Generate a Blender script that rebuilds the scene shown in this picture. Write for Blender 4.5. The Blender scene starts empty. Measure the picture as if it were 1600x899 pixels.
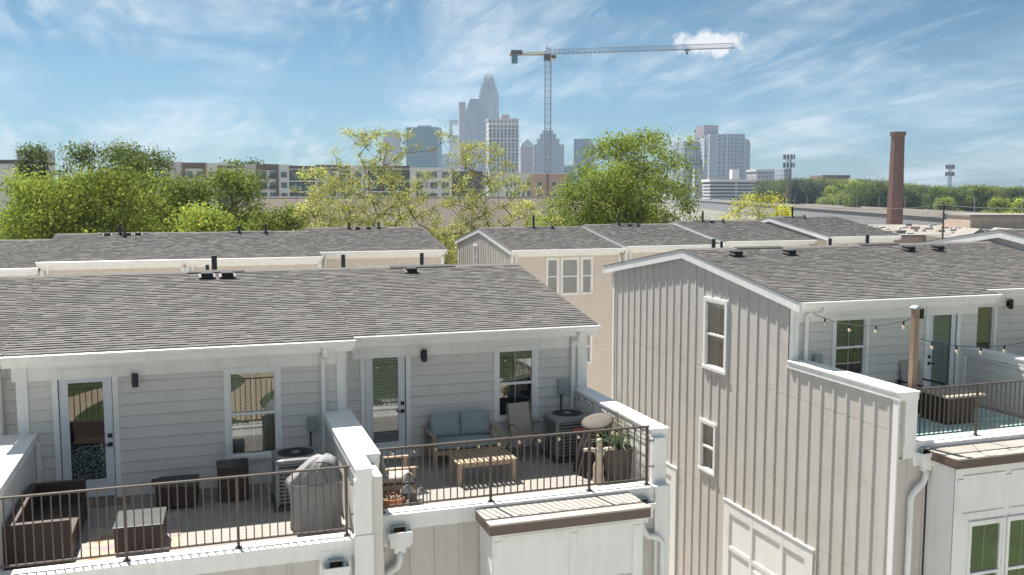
import bpy, math, random
import numpy as np
from mathutils import Vector, Matrix, Quaternion

R = math.radians
scn = bpy.context.scene
C = bpy.data.collections.new('place'); scn.collection.children.link(C)

# ------------------------------------------------------------------ camera, sky, sun, exposure
H = 14.5                                   # camera height above the ground
PITCH, YAW, FPX = R(5.76), R(18.4), 1461.0  # measured from the vanishing points (1600 px wide photo)
cd = bpy.data.cameras.new('camera'); cam = bpy.data.objects.new('camera', cd); C.objects.link(cam)
cd.sensor_width = 36; cd.lens = FPX / 1600 * 36; cd.clip_start = .1; cd.clip_end = 20000
cam.location = (0, 0, H); cam.rotation_euler = (R(90) - PITCH, 0, -YAW)
scn.camera = cam

SUN = Vector((-.16, .645, 1.0)).normalized()
EXPOSURE = 1.72
w = bpy.data.worlds.new('World'); scn.world = w; w.use_nodes = True
def world_sky():
    nt = w.node_tree; nt.nodes.clear(); N = nt.nodes.new; L = nt.links.new
    out = N('ShaderNodeOutputWorld'); bg = N('ShaderNodeBackground'); bg.inputs['Strength'].default_value = .05
    sky = N('ShaderNodeTexSky'); sky.sky_type = 'NISHITA'; sky.sun_disc = False
    sky.sun_elevation = math.asin(SUN.z); sky.sun_rotation = math.atan2(SUN.x, SUN.y)
    sky.altitude = 200; sky.air_density = 1.0; sky.dust_density = .6; sky.ozone_density = 2.2
    # cirrus: noise over the direction seen as a flat layer high above
    tc = N('ShaderNodeTexCoord'); sep = N('ShaderNodeSeparateXYZ'); L(tc.outputs['Generated'], sep.inputs[0])
    def m(op, a, b=None, c=None):
        n = N('ShaderNodeMath'); n.operation = op
        for i, v in enumerate((a, b, c)):
            if v is None: continue
            if isinstance(v, (int, float)): n.inputs[i].default_value = v
            else: L(v, n.inputs[i])
        return n.outputs[0]
    zz = m('ADD', m('MAXIMUM', sep.outputs[2], 0.0), .16)
    px = m('DIVIDE', sep.outputs[0], zz); py = m('DIVIDE', sep.outputs[1], zz)
    cmb = N('ShaderNodeCombineXYZ'); L(px, cmb.inputs[0]); L(py, cmb.inputs[1])
    def layer(rot, scale, nscale, detail, dist, lo, hi, off):
        mp = N('ShaderNodeMapping'); mp.inputs['Rotation'].default_value = (0, 0, R(rot)); mp.inputs['Scale'].default_value = scale
        mp.inputs['Location'].default_value = off; L(cmb.outputs[0], mp.inputs[0])
        nz = N('ShaderNodeTexNoise'); nz.inputs['Scale'].default_value = nscale; nz.inputs['Detail'].default_value = detail
        nz.inputs['Roughness'].default_value = .6; nz.inputs['Distortion'].default_value = dist; L(mp.outputs[0], nz.inputs['Vector'])
        mr = N('ShaderNodeMapRange'); mr.interpolation_type = 'SMOOTHSTEP'
        mr.inputs['From Min'].default_value = lo; mr.inputs['From Max'].default_value = hi; L(nz.outputs[0], mr.inputs['Value'])
        return mr.outputs[0]
    a = layer(38, (1.0, .34, 1), 1.5, 9, .7, .38, .72, (3.1, .4, 0))
    b = layer(-24, (.8, 1.5, 1), .9, 5, .4, .30, .62, (7.3, 2.2, 0))
    c = layer(20, (2.4, .7, 1), 3.2, 10, 1.0, .42, .78, (1.3, 5.2, 0))
    veil = m('ADD', m('MULTIPLY', m('MULTIPLY', a, b), .85), m('MULTIPLY', m('MULTIPLY', c, b), .55))
    # one small cumulus low over the crane's jib
    d = cam.rotation_euler.to_matrix() @ Vector(((1108 - 800) / FPX, (449.5 - 68) / FPX, -1)); d.normalize()
    nz = N('ShaderNodeTexNoise'); nz.inputs['Scale'].default_value = 42; nz.inputs['Detail'].default_value = 8; nz.inputs['Roughness'].default_value = .62; L(tc.outputs['Generated'], nz.inputs['Vector'])
    vs = N('ShaderNodeVectorMath'); vs.operation = 'SUBTRACT'; L(tc.outputs['Generated'], vs.inputs[0]); vs.inputs[1].default_value = d
    vm = N('ShaderNodeVectorMath'); vm.operation = 'MULTIPLY'; L(vs.outputs[0], vm.inputs[0]); vm.inputs[1].default_value = (.8, .8, 1.7)
    ln = N('ShaderNodeVectorMath'); ln.operation = 'LENGTH'; L(vm.outputs[0], ln.inputs[0])
    pf = m('SUBTRACT', m('ADD', .024, m('MULTIPLY', m('SUBTRACT', nz.outputs[0], .5), .085)), ln.outputs['Value'])
    pm = N('ShaderNodeMapRange'); pm.interpolation_type = 'SMOOTHSTEP'; pm.inputs['From Min'].default_value = -.006; pm.inputs['From Max'].default_value = .012
    L(pf, pm.inputs['Value'])
    tint = N('ShaderNodeMix'); tint.data_type = 'RGBA'; tint.blend_type = 'MULTIPLY'; tint.inputs[0].default_value = 1
    L(sky.outputs[0], tint.inputs[6])
    el = N('ShaderNodeMapRange'); el.interpolation_type = 'SMOOTHSTEP'; el.inputs['From Min'].default_value = -.02; el.inputs['From Max'].default_value = .22; L(sep.outputs[2], el.inputs['Value'])
    tm = N('ShaderNodeMix'); tm.data_type = 'RGBA'; L(el.outputs[0], tm.inputs[0]); tm.inputs[6].default_value = (.27, .40, .48, 1); tm.inputs[7].default_value = (.125, .285, .345, 1); L(tm.outputs[2], tint.inputs[7])
    mx = N('ShaderNodeMix'); mx.data_type = 'RGBA'; L(m('MINIMUM', m('MULTIPLY', veil, 1.0), .78), mx.inputs[0]); L(tint.outputs[2], mx.inputs[6]); mx.inputs[7].default_value = (4.6, 5.0, 5.1, 1)
    m2 = N('ShaderNodeMix'); m2.data_type = 'RGBA'; L(m('MULTIPLY', pm.outputs[0], .85), m2.inputs[0]); L(mx.outputs[2], m2.inputs[6]); m2.inputs[7].default_value = (6.2, 6.0, 5.8, 1)
    L(m2.outputs[2], bg.inputs['Color']); L(bg.outputs[0], out.inputs['Surface'])
world_sky()
sl = bpy.data.lights.new('sun', 'SUN'); sl.energy = 3.5; sl.angle = R(.55); sl.color = (1, .95, .87)
so = bpy.data.objects.new('sun', sl); C.objects.link(so); so.location = (-30, 50, 80); so.rotation_euler = SUN.to_track_quat('Z', 'Y').to_euler()
scn.view_settings.view_transform = 'Standard'; scn.view_settings.look = 'None'; scn.view_settings.gamma = 1
scn.view_settings.exposure = EXPOSURE; scn.view_settings.use_curve_mapping = False

# ------------------------------------------------------------------ pixel -> direction helpers (1600 x 899 photo)
_F = Vector((math.sin(YAW) * math.cos(PITCH), math.cos(YAW) * math.cos(PITCH), -math.sin(PITCH)))
_Rt = Vector((math.cos(YAW), -math.sin(YAW), 0)); _U = _Rt.cross(_F)
def at(u, v, depth):
    return Vector((0, 0, H)) + (_F * FPX + _Rt * (u - 800) + _U * (449.5 - v)) * (depth / FPX)
def onY(u, v, Y):
    d = _F * FPX + _Rt * (u - 800) + _U * (449.5 - v); return Vector((0, 0, H)) + d * (Y / d.y)
def onZ(u, v, Z):
    d = _F * FPX + _Rt * (u - 800) + _U * (449.5 - v); return Vector((0, 0, H)) + d * ((Z - H) / d.z)

# ------------------------------------------------------------------ materials
M = {}
def lin(c):
    return tuple(((x / 255) / 12.92 if x / 255 <= .04045 else ((x / 255 + .055) / 1.055) ** 2.4) for x in c)
def mat(name, col, rough=.6, var=.12, scale=6, metal=0, bump=0, bscale=40, spec=.4, stretch=(1, 1, 1), attr=False, stain=0, streak=0):
    m = bpy.data.materials.new(name); m.use_nodes = True; nt = m.node_tree; N = nt.nodes.new; L = nt.links.new
    p = nt.nodes['Principled BSDF']; p.inputs['Roughness'].default_value = rough; p.inputs['Metallic'].default_value = metal
    p.inputs['Specular IOR Level'].default_value = spec
    tc = N('ShaderNodeTexCoord'); mp = N('ShaderNodeMapping'); mp.inputs['Scale'].default_value = stretch; L(tc.outputs['Object'], mp.inputs[0])
    nz = N('ShaderNodeTexNoise'); nz.inputs['Scale'].default_value = scale; nz.inputs['Detail'].default_value = 5; nz.inputs['Roughness'].default_value = .65; L(mp.outputs[0], nz.inputs['Vector'])
    mr = N('ShaderNodeMapRange'); mr.inputs['From Min'].default_value = .25; mr.inputs['From Max'].default_value = .75
    mr.inputs['To Min'].default_value = 1 - var; mr.inputs['To Max'].default_value = 1 + var; L(nz.outputs[0], mr.inputs['Value'])
    vm = N('ShaderNodeVectorMath'); vm.operation = 'SCALE'; vm.inputs[0].default_value = col[:3]; L(mr.outputs[0], vm.inputs['Scale'])
    o = vm.outputs[0]
    if attr:
        at_ = N('ShaderNodeAttribute'); at_.attribute_name = 'tone'
        v2 = N('ShaderNodeVectorMath'); v2.operation = 'MULTIPLY'; L(o, v2.inputs[0]); L(at_.outputs['Color'], v2.inputs[1]); o = v2.outputs[0]
    if stain:
        n2 = N('ShaderNodeTexNoise'); n2.inputs['Scale'].default_value = 1.3; n2.inputs['Detail'].default_value = 8; n2.inputs['Roughness'].default_value = .75; L(tc.outputs['Object'], n2.inputs['Vector'])
        r2 = N('ShaderNodeMapRange'); r2.inputs['From Min'].default_value = .5; r2.inputs['From Max'].default_value = .72; r2.inputs['To Min'].default_value = 1; r2.inputs['To Max'].default_value = 1 - stain; L(n2.outputs[0], r2.inputs['Value'])
        v3 = N('ShaderNodeVectorMath'); v3.operation = 'SCALE'; L(o, v3.inputs[0]); L(r2.outputs[0], v3.inputs['Scale']); o = v3.outputs[0]
    if streak:
        m3 = N('ShaderNodeMapping'); m3.inputs['Scale'].default_value = (9, 9, .5); L(tc.outputs['Object'], m3.inputs[0])
        n3 = N('ShaderNodeTexNoise'); n3.inputs['Scale'].default_value = 1; n3.inputs['Detail'].default_value = 6; n3.inputs['Roughness'].default_value = .7; L(m3.outputs[0], n3.inputs['Vector'])
        r3 = N('ShaderNodeMapRange'); r3.inputs['From Min'].default_value = .45; r3.inputs['From Max'].default_value = .75; r3.inputs['To Min'].default_value = 1; r3.inputs['To Max'].default_value = 1 - streak; L(n3.outputs[0], r3.inputs['Value'])
        cw = N('ShaderNodeMix'); cw.data_type = 'RGBA'; cw.blend_type = 'MULTIPLY'; cw.inputs[0].default_value = 1; L(o, cw.inputs[6]); cx = N('ShaderNodeCombineColor'); L(r3.outputs[0], cx.inputs[0]); pw = N('ShaderNodeMath'); pw.operation = 'POWER'; L(r3.outputs[0], pw.inputs[0]); pw.inputs[1].default_value = 1.25; L(r3.outputs[0], cx.inputs[1]); L(pw.outputs[0], cx.inputs[2]); L(cx.outputs[0], cw.inputs[7]); o = cw.outputs[2]
    L(o, p.inputs['Base Color'])
    if bump:
        nb = N('ShaderNodeTexNoise'); nb.inputs['Scale'].default_value = bscale; nb.inputs['Detail'].default_value = 3; L(mp.outputs[0], nb.inputs['Vector'])
        b = N('ShaderNodeBump'); b.inputs['Strength'].default_value = bump; b.inputs['Distance'].default_value = .01; L(nb.outputs[0], b.inputs['Height']); L(b.outputs[0], p.inputs['Normal'])
    M[name] = m; return m
mat('siding_grey', (.665, .645, .61), .6, .04, 9, bump=.15, bscale=60, stain=.06, streak=.06)
mat('batten_grey', (.575, .545, .512), .6, .05, 3, bump=.15, bscale=50, stain=.10, streak=.12)
mat('siding_tan', (.68, .60, .525), .6, .05, 5, stain=.07, streak=.08)
mat('white_trim', (.83, .83, .82), .45, .04, 4, stain=0.1, streak=0.12)
mat('white_panel', (.83, .83, .82), .5, .03, 2, stain=0.06, streak=0.08)
mat('cap_white', (.83, .83, .82), .5, .07, 3, stain=0.22, streak=0.1)
mat('gutter_white', (.83, .83, .82), .35, .04, 5, stain=0.08, streak=0.12)
mat('door_white', (.70, .73, .78), .4, .03, 3)
mat('shingle', (.139, .133, .129), .9, .16, 30, bump=.5, bscale=120, attr=True, stain=.22)
mat('shingle_flat', (.139, .133, .129), .9, .2, 9, bump=.4, bscale=60, stretch=(1, 3, 3))
mat('ridge_dark', (.05, .05, .052), .8)
mat('black_metal', (.02, .02, .022), .4, .1)
mat('pipe_grey', (.045, .047, .055), .6)
mat('rail_bronze', (.085, .066, .055), .4, .1, 12, spec=.5)
mat('deck_board', (.30, .275, .25), .75, .12, 4, bump=.25, bscale=30, stretch=(1, 14, 1), stain=.1)
mat('membrane', (.62, .60, .57), .7, .12, 3, stain=.2)
mat('bay_brown', (.13, .095, .078), .4, .1)
mat('bay_roof', (.40, .36, .32), .55, .1, 3, stain=.2)
mat('room_dark', (.045, .043, .04), .9)  # near-black colour stands in for the unlit depth behind the panes
mat('blind', (.68, .69, .65), .6)
mat('blind_dark', (.26, .28, .24), .6)
mat('curtain', (.55, .50, .43), .9)
mat('ac_grey', (.19, .205, .21), .45, .08)
mat('ac_dark', (.05, .055, .06), .5)
mat('ac_label', (.45, .13, .10), .5)
mat('flashing_grey', (.09, .088, .085), .6)
mat('wicker_dark', (.030, .021, .019), .35, .25, 30)
mat('box_grey', (.33, .36, .36), .5)
mat('grill_cover', (.24, .235, .24), .7, .12, 4, bump=.5, bscale=9, stain=.15)
mat('cover_black', (.028, .024, .028), .8, .2, 6, bump=.3, bscale=14)
mat('cover_tan', (.115, .10, .084), .85, .15, 5, bump=.2, bscale=20)
mat('cushion_blue', (.29, .345, .355), .9, .08, 8, bump=.25, bscale=250)
mat('cushion_beige', (.52, .47, .40), .9, .08, 8, bump=.25, bscale=250)
mat('teak', (.36, .27, .185), .65, .18, 5, bump=.15, bscale=30, stretch=(3, 3, 3))
mat('post_wood', (.24, .175, .125), .7, .16, 6, stretch=(6, 6, .6), bump=.1)
mat('sling', (.40, .36, .31), .8, .06, 60)
mat('chair_frame', (.20, .165, .14), .4, .08)
mat('stone', (.52, .45, .36), .8, .15, 8, bump=.4, bscale=25)
mat('planter_grey', (.13, .115, .10), .7, .12, 8, bump=.2)
mat('terracotta', (.42, .16, .08), .8, .12)
mat('soil', (.06, .045, .03), .95)
mat('leaf_spike', (.20, .30, .17), .6, .3, 10)
mat('reed', (.36, .27, .19), .9, .2, 9)
mat('plume', (.60, .52, .45), .95, .12, 30)
mat('lantern', (.11, .11, .115), .45, .15)
mat('candle', (.75, .72, .62), .6)
mat('cord_black', (.015, .015, .015), .5)
mat('bulb', (.75, .62, .45), .15, .02, spec=.8)
mat('table_top', (.38, .33, .28), .6, .12, 6, stretch=(1, 8, 1))
mat('mat_brown', (.20, .16, .12), .95, .2, 40)
mat('grass', (.060, .085, .028), .9, .3, .35, bump=.3, bscale=4)
mat('concrete', (.58, .55, .51), .85, .1, .6, stain=.12)
mat('path_tan', (.48, .38, .27), .9, .1, 1.2, stain=.1)
mat('asphalt', (.07, .07, .07), .9, .15, 2)
mat('bark', (.10, .075, .055), .9, .3, 5, stretch=(1, 1, .3), bump=.5, bscale=12)
mat('brick_red', (.215, .12, .098), .85, .12, .5)
mat('crane_steel', (.27, .30, .34), .5)
mat('crane_tan', (.50, .44, .34), .5)
mat('crane_block', (.10, .24, .34), .6)
mat('apt_white', (.80, .78, .75), .7, .04, .3)
mat('apt_grey', (.62, .60, .57), .7, .05, .3)
mat('apt_brown', (.21, .15, .13), .7, .1, .5)
mat('apt_dark', (.13, .125, .13), .6)
mat('brick_pink', (.60, .43, .36), .8, .08, 1)
mat('roof_brown', (.105, .085, .075), .9, .12, .5, bump=.2, bscale=3)
mat('roof_white', (.24, .22, .195), .8, .12, .15, stain=.3)
mat('clutter_tan', (.42, .34, .27), .8, .2, .6)
mat('shed_blue', (.08, .16, .28), .5)
mat('viaduct', (.26, .235, .21), .8, .1, .15, stain=.15)
mat('viaduct_wall', (.20, .20, .21), .85, .12, .2, stain=.2)
mat('far_concrete', (.42, .43, .44), .8, .06, .05)
mat('faded_paint', (.27, .20, .18), .9, .3, 1)
mat('pole_wood', (.09, .065, .05), .9)
mat('wire', (.03, .03, .03), .6)
mat('rug_teal_border', (.62, .68, .66), .95, .05, 30)

def special():
    # wicker: crossed waves
    m = mat('wicker', (.062, .040, .033), .6, .25, 30); nt = m.node_tree; N = nt.nodes.new; L = nt.links.new
    tc = N('ShaderNodeTexCoord'); ck = N('ShaderNodeTexBrick'); ck.inputs['Scale'].default_value = 26; ck.inputs['Mortar Size'].default_value = .03
    ck.inputs['Brick Width'].default_value = .9; ck.inputs['Row Height'].default_value = .35
    mp = N('ShaderNodeMapping'); mp.inputs['Rotation'].default_value = (R(90), 0, R(20)); L(tc.outputs['Object'], mp.inputs[0]); L(mp.outputs[0], ck.inputs['Vector'])
    b = N('ShaderNodeBump'); b.inputs['Strength'].default_value = .7; b.inputs['Distance'].default_value = .01; L(ck.outputs['Fac'], b.inputs['Height']); b.invert = True
    L(b.outputs[0], nt.nodes['Principled BSDF'].inputs['Normal'])
    # glass: part mirror, part see-through
    for nm, f0, rough in (('glass', .13, .0), ('glass_bay', .30, .0), ('glass_frosted', .16, .0), ('table_glass', .35, .05)):
        g = bpy.data.materials.new(nm); g.use_nodes = True; nt = g.node_tree; N = nt.nodes.new; L = nt.links.new
        nt.nodes.clear(); o = N('ShaderNodeOutputMaterial'); mx = N('ShaderNodeMixShader'); gl = N('ShaderNodeBsdfGlossy'); gl.inputs['Roughness'].default_value = rough; gl.inputs['Color'].default_value = (.92, .96, .97, 1)
        if nm in ('glass', 'glass_bay'):
            tr = N('ShaderNodeBsdfTransparent'); tr.inputs['Color'].default_value = (.84, .89, .87, 1)
        elif nm == 'table_glass':
            tr = N('ShaderNodeBsdfDiffuse'); tr.inputs['Color'].default_value = (.17, .17, .155, 1)
        else:
            tr = N('ShaderNodeBsdfDiffuse'); tc = N('ShaderNodeTexCoord')
            vo = N('ShaderNodeTexVoronoi'); vo.inputs['Scale'].default_value = 38; L(tc.outputs['Object'], vo.inputs['Vector'])
            cr = N('ShaderNodeValToRGB'); cr.color_ramp.elements[0].position = .25; cr.color_ramp.elements[0].color = (.30, .36, .38, 1); cr.color_ramp.elements[1].position = .5; cr.color_ramp.elements[1].color = (.03, .05, .055, 1)
            L(vo.outputs['Distance'], cr.inputs[0]); L(cr.outputs[0], tr.inputs['Color'])
        fr = N('ShaderNodeFresnel'); fr.inputs['IOR'].default_value = 1.5
        ma = N('ShaderNodeMath'); ma.operation = 'ADD'; ma.use_clamp = True; L(fr.outputs[0], ma.inputs[0]); ma.inputs[1].default_value = f0
        L(ma.outputs[0], mx.inputs[0]); L(tr.outputs[0], mx.inputs[1]); L(gl.outputs[0], mx.inputs[2]); L(mx.outputs[0], o.inputs[0]); M[nm] = g
    # leaves: diffuse + translucent, tone per leaf
    for nm, col in (('leaf_green', (0.2, 0.25, 0.055)), ('leaf_bright', (0.29, 0.355, 0.07)), ('leaf_dark', (0.15, 0.195, 0.06)), ('leaf_yellow', (.49, .51, .17)), ('leaf_lemon', (0.5, 0.5, 0.07)), ('leaf_far', (0.11, 0.14, 0.06)), ('leaf_mid', (0.235, 0.29, 0.07))):
        g = bpy.data.materials.new(nm); g.use_nodes = True; nt = g.node_tree; N = nt.nodes.new; L = nt.links.new; nt.nodes.clear()
        o = N('ShaderNodeOutputMaterial'); mx = N('ShaderNodeMixShader'); mx.inputs[0].default_value = .36
        d = N('ShaderNodeBsdfDiffuse'); t = N('ShaderNodeBsdfTranslucent')
        a = N('ShaderNodeAttribute'); a.attribute_name = 'tone'; oi = N('ShaderNodeObjectInfo')
        v = N('ShaderNodeVectorMath'); v.operation = 'MULTIPLY'; v.inputs[0].default_value = col; L(a.outputs['Color'], v.inputs[1])
        hs = N('ShaderNodeHueSaturation'); L(v.outputs[0], hs.inputs['Color'])
        mr = N('ShaderNodeMapRange'); mr.inputs['To Min'].default_value = .8; mr.inputs['To Max'].default_value = 1.2; L(oi.outputs['Random'], mr.inputs['Value']); L(mr.outputs[0], hs.inputs['Value'])
        L(hs.outputs[0], d.inputs[0]); L(hs.outputs[0], t.inputs[0]); L(d.outputs[0], mx.inputs[1]); L(t.outputs[0], mx.inputs[2]); L(mx.outputs[0], o.inputs[0]); M[nm] = g
    # patterned rugs
    for nm, cols in (('rug_warm', ((.40, .32, .25), (.36, .21, .12), (.30, .24, .25))), ('rug_teal', ((.30, .50, .50), (.22, .40, .42), (.50, .62, .60)))):
        m = mat(nm, (1, 1, 1), .95, .08, 60); nt = m.node_tree; N = nt.nodes.new; L = nt.links.new; tc = N('ShaderNodeTexCoord')
        vo = N('ShaderNodeTexVoronoi'); vo.inputs['Scale'].default_value = 2.6 if nm == 'rug_warm' else 5; L(tc.outputs['Object'], vo.inputs['Vector'])
        cr = N('ShaderNodeValToRGB'); cr.color_ramp.interpolation = 'CONSTANT'
        e = cr.color_ramp.elements; e[0].position = 0; e[0].color = (*cols[1], 1); e[1].position = .22; e[1].color = (*cols[0], 1)
        x = e.new(.62); x.color = (*cols[2], 1); L(vo.outputs['Distance'], cr.inputs[0]); L(cr.outputs[0], nt.nodes['Principled BSDF'].inputs['Base Color'])
    # tower facades: a fine grid of windows, too far away to build
    def facade(nm, wall, glass, bw, rh, mortar, rough=.25):
        m = bpy.data.materials.new(nm); m.use_nodes = True; nt = m.node_tree; N = nt.nodes.new; L = nt.links.new; p = nt.nodes['Principled BSDF']
        tc = N('ShaderNodeTexCoord'); sp = N('ShaderNodeSeparateXYZ'); L(tc.outputs['Object'], sp.inputs[0])
        ad = N('ShaderNodeMath'); ad.operation = 'ADD'; L(sp.outputs[0], ad.inputs[0]); L(sp.outputs[1], ad.inputs[1])
        cb = N('ShaderNodeCombineXYZ'); L(ad.outputs[0], cb.inputs[0]); L(sp.outputs[2], cb.inputs[1])
        br = N('ShaderNodeTexBrick'); br.offset = 0; br.inputs['Scale'].default_value = 1; br.inputs['Brick Width'].default_value = bw; br.inputs['Row Height'].default_value = rh
        br.inputs['Mortar Size'].default_value = mortar; br.inputs['Mortar Smooth'].default_value = .1
        br.inputs['Color1'].default_value = (*glass, 1); br.inputs['Color2'].default_value = (glass[0] * 1.5, glass[1] * 1.4, glass[2] * 1.35, 1); br.inputs['Mortar'].default_value = (*wall, 1)
        L(cb.outputs[0], br.inputs['Vector']); L(br.outputs['Color'], p.inputs['Base Color'])
        mr = N('ShaderNodeMapRange'); mr.inputs['To Min'].default_value = rough; mr.inputs['To Max'].default_value = .7; L(br.outputs['Fac'], mr.inputs['Value']); L(mr.outputs[0], p.inputs['Roughness']); M[nm] = m
    facade('tower_glass_teal', (.20, .27, .28), (.08, .16, .18), 3.2, 4, .35)
    facade('tower_stone', (.44, .40, .42), (.16, .18, .24), 4.0, 4.2, 1.0)
    facade('tower_pink', (.46, .37, .38), (.20, .19, .24), 4.0, 4.2, 1.1)
    facade('tower_blue', (.26, .32, .40), (.11, .18, .27), 4.4, 4, .7)
    facade('tower_white', (.66, .64, .60), (.13, .15, .18), 5.2, 6.2, 1.5)
    facade('tower_grey', (.38, .40, .43), (.16, .20, .26), 4.2, 4.2, 1.1)
    facade('tower_pale', (.55, .58, .60), (.26, .33, .40), 5, 4.2, .9)
    facade('tower_hotel', (.40, .43, .48), (.17, .23, .31), 4.4, 5.0, 1.2)
    facade('deck_parking', (.60, .58, .54), (.05, .05, .06), 30, 3.2, .75, .8)
    # chimney bricks and back-of-row shingles keep to their plain noise; brick courses on the chimney
    m = M['brick_red']; nt = m.node_tree; N = nt.nodes.new; L = nt.links.new; p = nt.nodes['Principled BSDF']
special()

# ------------------------------------------------------------------ mesh helpers
LOCALS = set()
class MB:
    def __init__(s): s.v = []; s.f = []; s.t = []
    def add(s, vs, fs, tone=None, Mx=None):
        n = len(s.v)
        s.v += [tuple(Mx @ Vector(p)) for p in vs] if Mx is not None else [tuple(p) for p in vs]
        s.f += [tuple(i + n for i in f) for f in fs]
        if tone is not None: s.t += [tone] * len(fs)
        return s
    def box(s, x0, x1, y0, y1, z0, z1, Mx=None, tone=None):
        if x0 > x1: x0, x1 = x1, x0
        if y0 > y1: y0, y1 = y1, y0
        if z0 > z1: z0, z1 = z1, z0
        return s.add([(x0, y0, z0), (x1, y0, z0), (x1, y1, z0), (x0, y1, z0), (x0, y0, z1), (x1, y0, z1), (x1, y1, z1), (x0, y1, z1)],
                     [(0, 3, 2, 1), (4, 5, 6, 7), (0, 1, 5, 4), (1, 2, 6, 5), (2, 3, 7, 6), (3, 0, 4, 7)], tone, Mx)
    def cbox(s, c, d, Mx=None):
        return s.box(c[0] - d[0] / 2, c[0] + d[0] / 2, c[1] - d[1] / 2, c[1] + d[1] / 2, c[2] - d[2] / 2, c[2] + d[2] / 2, Mx)
    def prism(s, pts, axis, lo, hi, Mx=None):
        # pts: profile in the other two axes; extruded along axis
        def P(a, b, t): return {'x': (t, a, b), 'y': (a, t, b), 'z': (a, b, t)}[axis]
        n = len(pts); vs = [P(a, b, lo) for a, b in pts] + [P(a, b, hi) for a, b in pts]
        area = sum(pts[i][0] * pts[(i + 1) % n][1] - pts[(i + 1) % n][0] * pts[i][1] for i in range(n))
        fs = [tuple(range(n - 1, -1, -1)), tuple(range(n, 2 * n))] + [(i, (i + 1) % n, n + (i + 1) % n, n + i) for i in range(n)]
        flip = (area < 0) != (axis == 'y')
        if flip: fs = [tuple(reversed(f)) for f in fs]
        return s.add(vs, fs, None, Mx)
    def tube(s, pts, r, n=8, caps=True, Mx=None, r2=None):
        pts = [Vector(p) for p in pts]; rings = []; up = Vector((0, 0, 1)); vs = []
        k = len(pts); prev = None
        for i, p in enumerate(pts):
            d = (pts[min(i + 1, k - 1)] - pts[max(i - 1, 0)]).normalized()
            if prev is None:
                a = d.cross(up if abs(d.z) < .95 else Vector((1, 0, 0))).normalized()
            else:
                a = (prev - d * prev.dot(d)).normalized()
            b = d.cross(a); prev = a
            rr = r if r2 is None else r + (r2 - r) * i / (k - 1)
            vs += [p + (a * math.cos(2 * math.pi * j / n) + b * math.sin(2 * math.pi * j / n)) * rr for j in range(n)]
        fs = [(i * n + j, i * n + (j + 1) % n, (i + 1) * n + (j + 1) % n, (i + 1) * n + j) for i in range(k - 1) for j in range(n)]
        if caps: fs += [tuple(range(n - 1, -1, -1)), tuple((k - 1) * n + j for j in range(n))]
        return s.add(vs, fs, None, Mx)
    def bar(s, a, b, w, h, Mx=None):
        # straight bar of rectangular section between two points
        a = Vector(a); b = Vector(b); d = (b - a).normalized(); sd = d.cross(Vector((0, 0, 1)))
        if sd.length < .01: sd = Vector((1, 0, 0))
        sd.normalize(); up = sd.cross(d)
        vs = [p + sd * i * w / 2 + up * j * h / 2 for p in (a, b) for i, j in ((-1, -1), (1, -1), (1, 1), (-1, 1))]
        return s.add(vs, [(3, 2, 1, 0), (4, 5, 6, 7), (0, 1, 5, 4), (1, 2, 6, 5), (2, 3, 7, 6), (3, 0, 4, 7)], None, Mx)
    def loft(s, rings, cap=True, Mx=None):
        n = len(rings[0]); vs = [p for r_ in rings for p in r_]; k = len(rings)
        fs = [(i * n + j, i * n + (j + 1) % n, (i + 1) * n + (j + 1) % n, (i + 1) * n + j) for i in range(k - 1) for j in range(n)]
        if cap: fs += [tuple(range(n - 1, -1, -1)), tuple((k - 1) * n + j for j in range(n))]
        return s.add(vs, fs, None, Mx)
    def lathe(s, prof, c=(0, 0, 0), n=20, Mx=None):
        return s.loft([[(c[0] + r * math.cos(2 * math.pi * j / n), c[1] + r * math.sin(2 * math.pi * j / n), c[2] + z) for j in range(n)] for r, z in prof], True, Mx)
    def build(s, name, m, parent=None, smooth=False, bevel=0, subsurf=0):
        off = Vector((0, 0, 0))
        p = parent
        while p is not None:
            off += p.location
            if p.name in LOCALS: off = Vector((0, 0, 0)); break
            p = p.parent
        me = bpy.data.meshes.new(name)
        me.from_pydata([(a - off.x, b - off.y, c - off.z) for a, b, c in s.v], [], s.f)
        if s.t and len(s.t) == len(s.f):
            ca = me.attributes.new('tone', 'FLOAT_COLOR', 'FACE')
            ca.data.foreach_set('color', np.array([(*t, 1) if hasattr(t, '__len__') else (t, t, t, 1) for t in s.t], dtype=np.float32).ravel())
        if m: me.materials.append(M[m] if isinstance(m, str) else m)
        if smooth: me.polygons.foreach_set('use_smooth', [True] * len(me.polygons))
        o = bpy.data.objects.new(name, me); C.objects.link(o)
        if parent is not None: o.parent = parent
        if bevel:
            b = o.modifiers.new('b', 'BEVEL'); b.width = bevel; b.segments = 2; b.limit_method = 'ANGLE'
        if subsurf:
            b = o.modifiers.new('s', 'SUBSURF'); b.levels = subsurf; b.render_levels = subsurf
        return o
def tag(o, label=None, cat=None, group=None, kind=None):
    if label: o['label'] = label
    if cat: o['category'] = cat
    if group: o['group'] = group
    if kind: o['kind'] = kind
    return o
def thing(name, label, cat, loc=(0, 0, 0), rz=0, group=None, local=False):
    o = bpy.data.objects.new(name, None); C.objects.link(o); o.location = loc; o.rotation_euler = (0, 0, rz); o.empty_display_size = .2
    if local: LOCALS.add(o.name)
    return tag(o, label, cat, group)
def copy_tree(o, parent=None):
    c = o.copy(); C.objects.link(c); c.parent = parent
    for ch in list(o.children): copy_tree(ch, c)
    return c
def rz(a): return Matrix.Rotation(R(a), 4, 'Z')
def T(x, y, z): return Matrix.Translation((x, y, z))
def jit(a, k): return a * (1 + random.uniform(-k, k))

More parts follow.
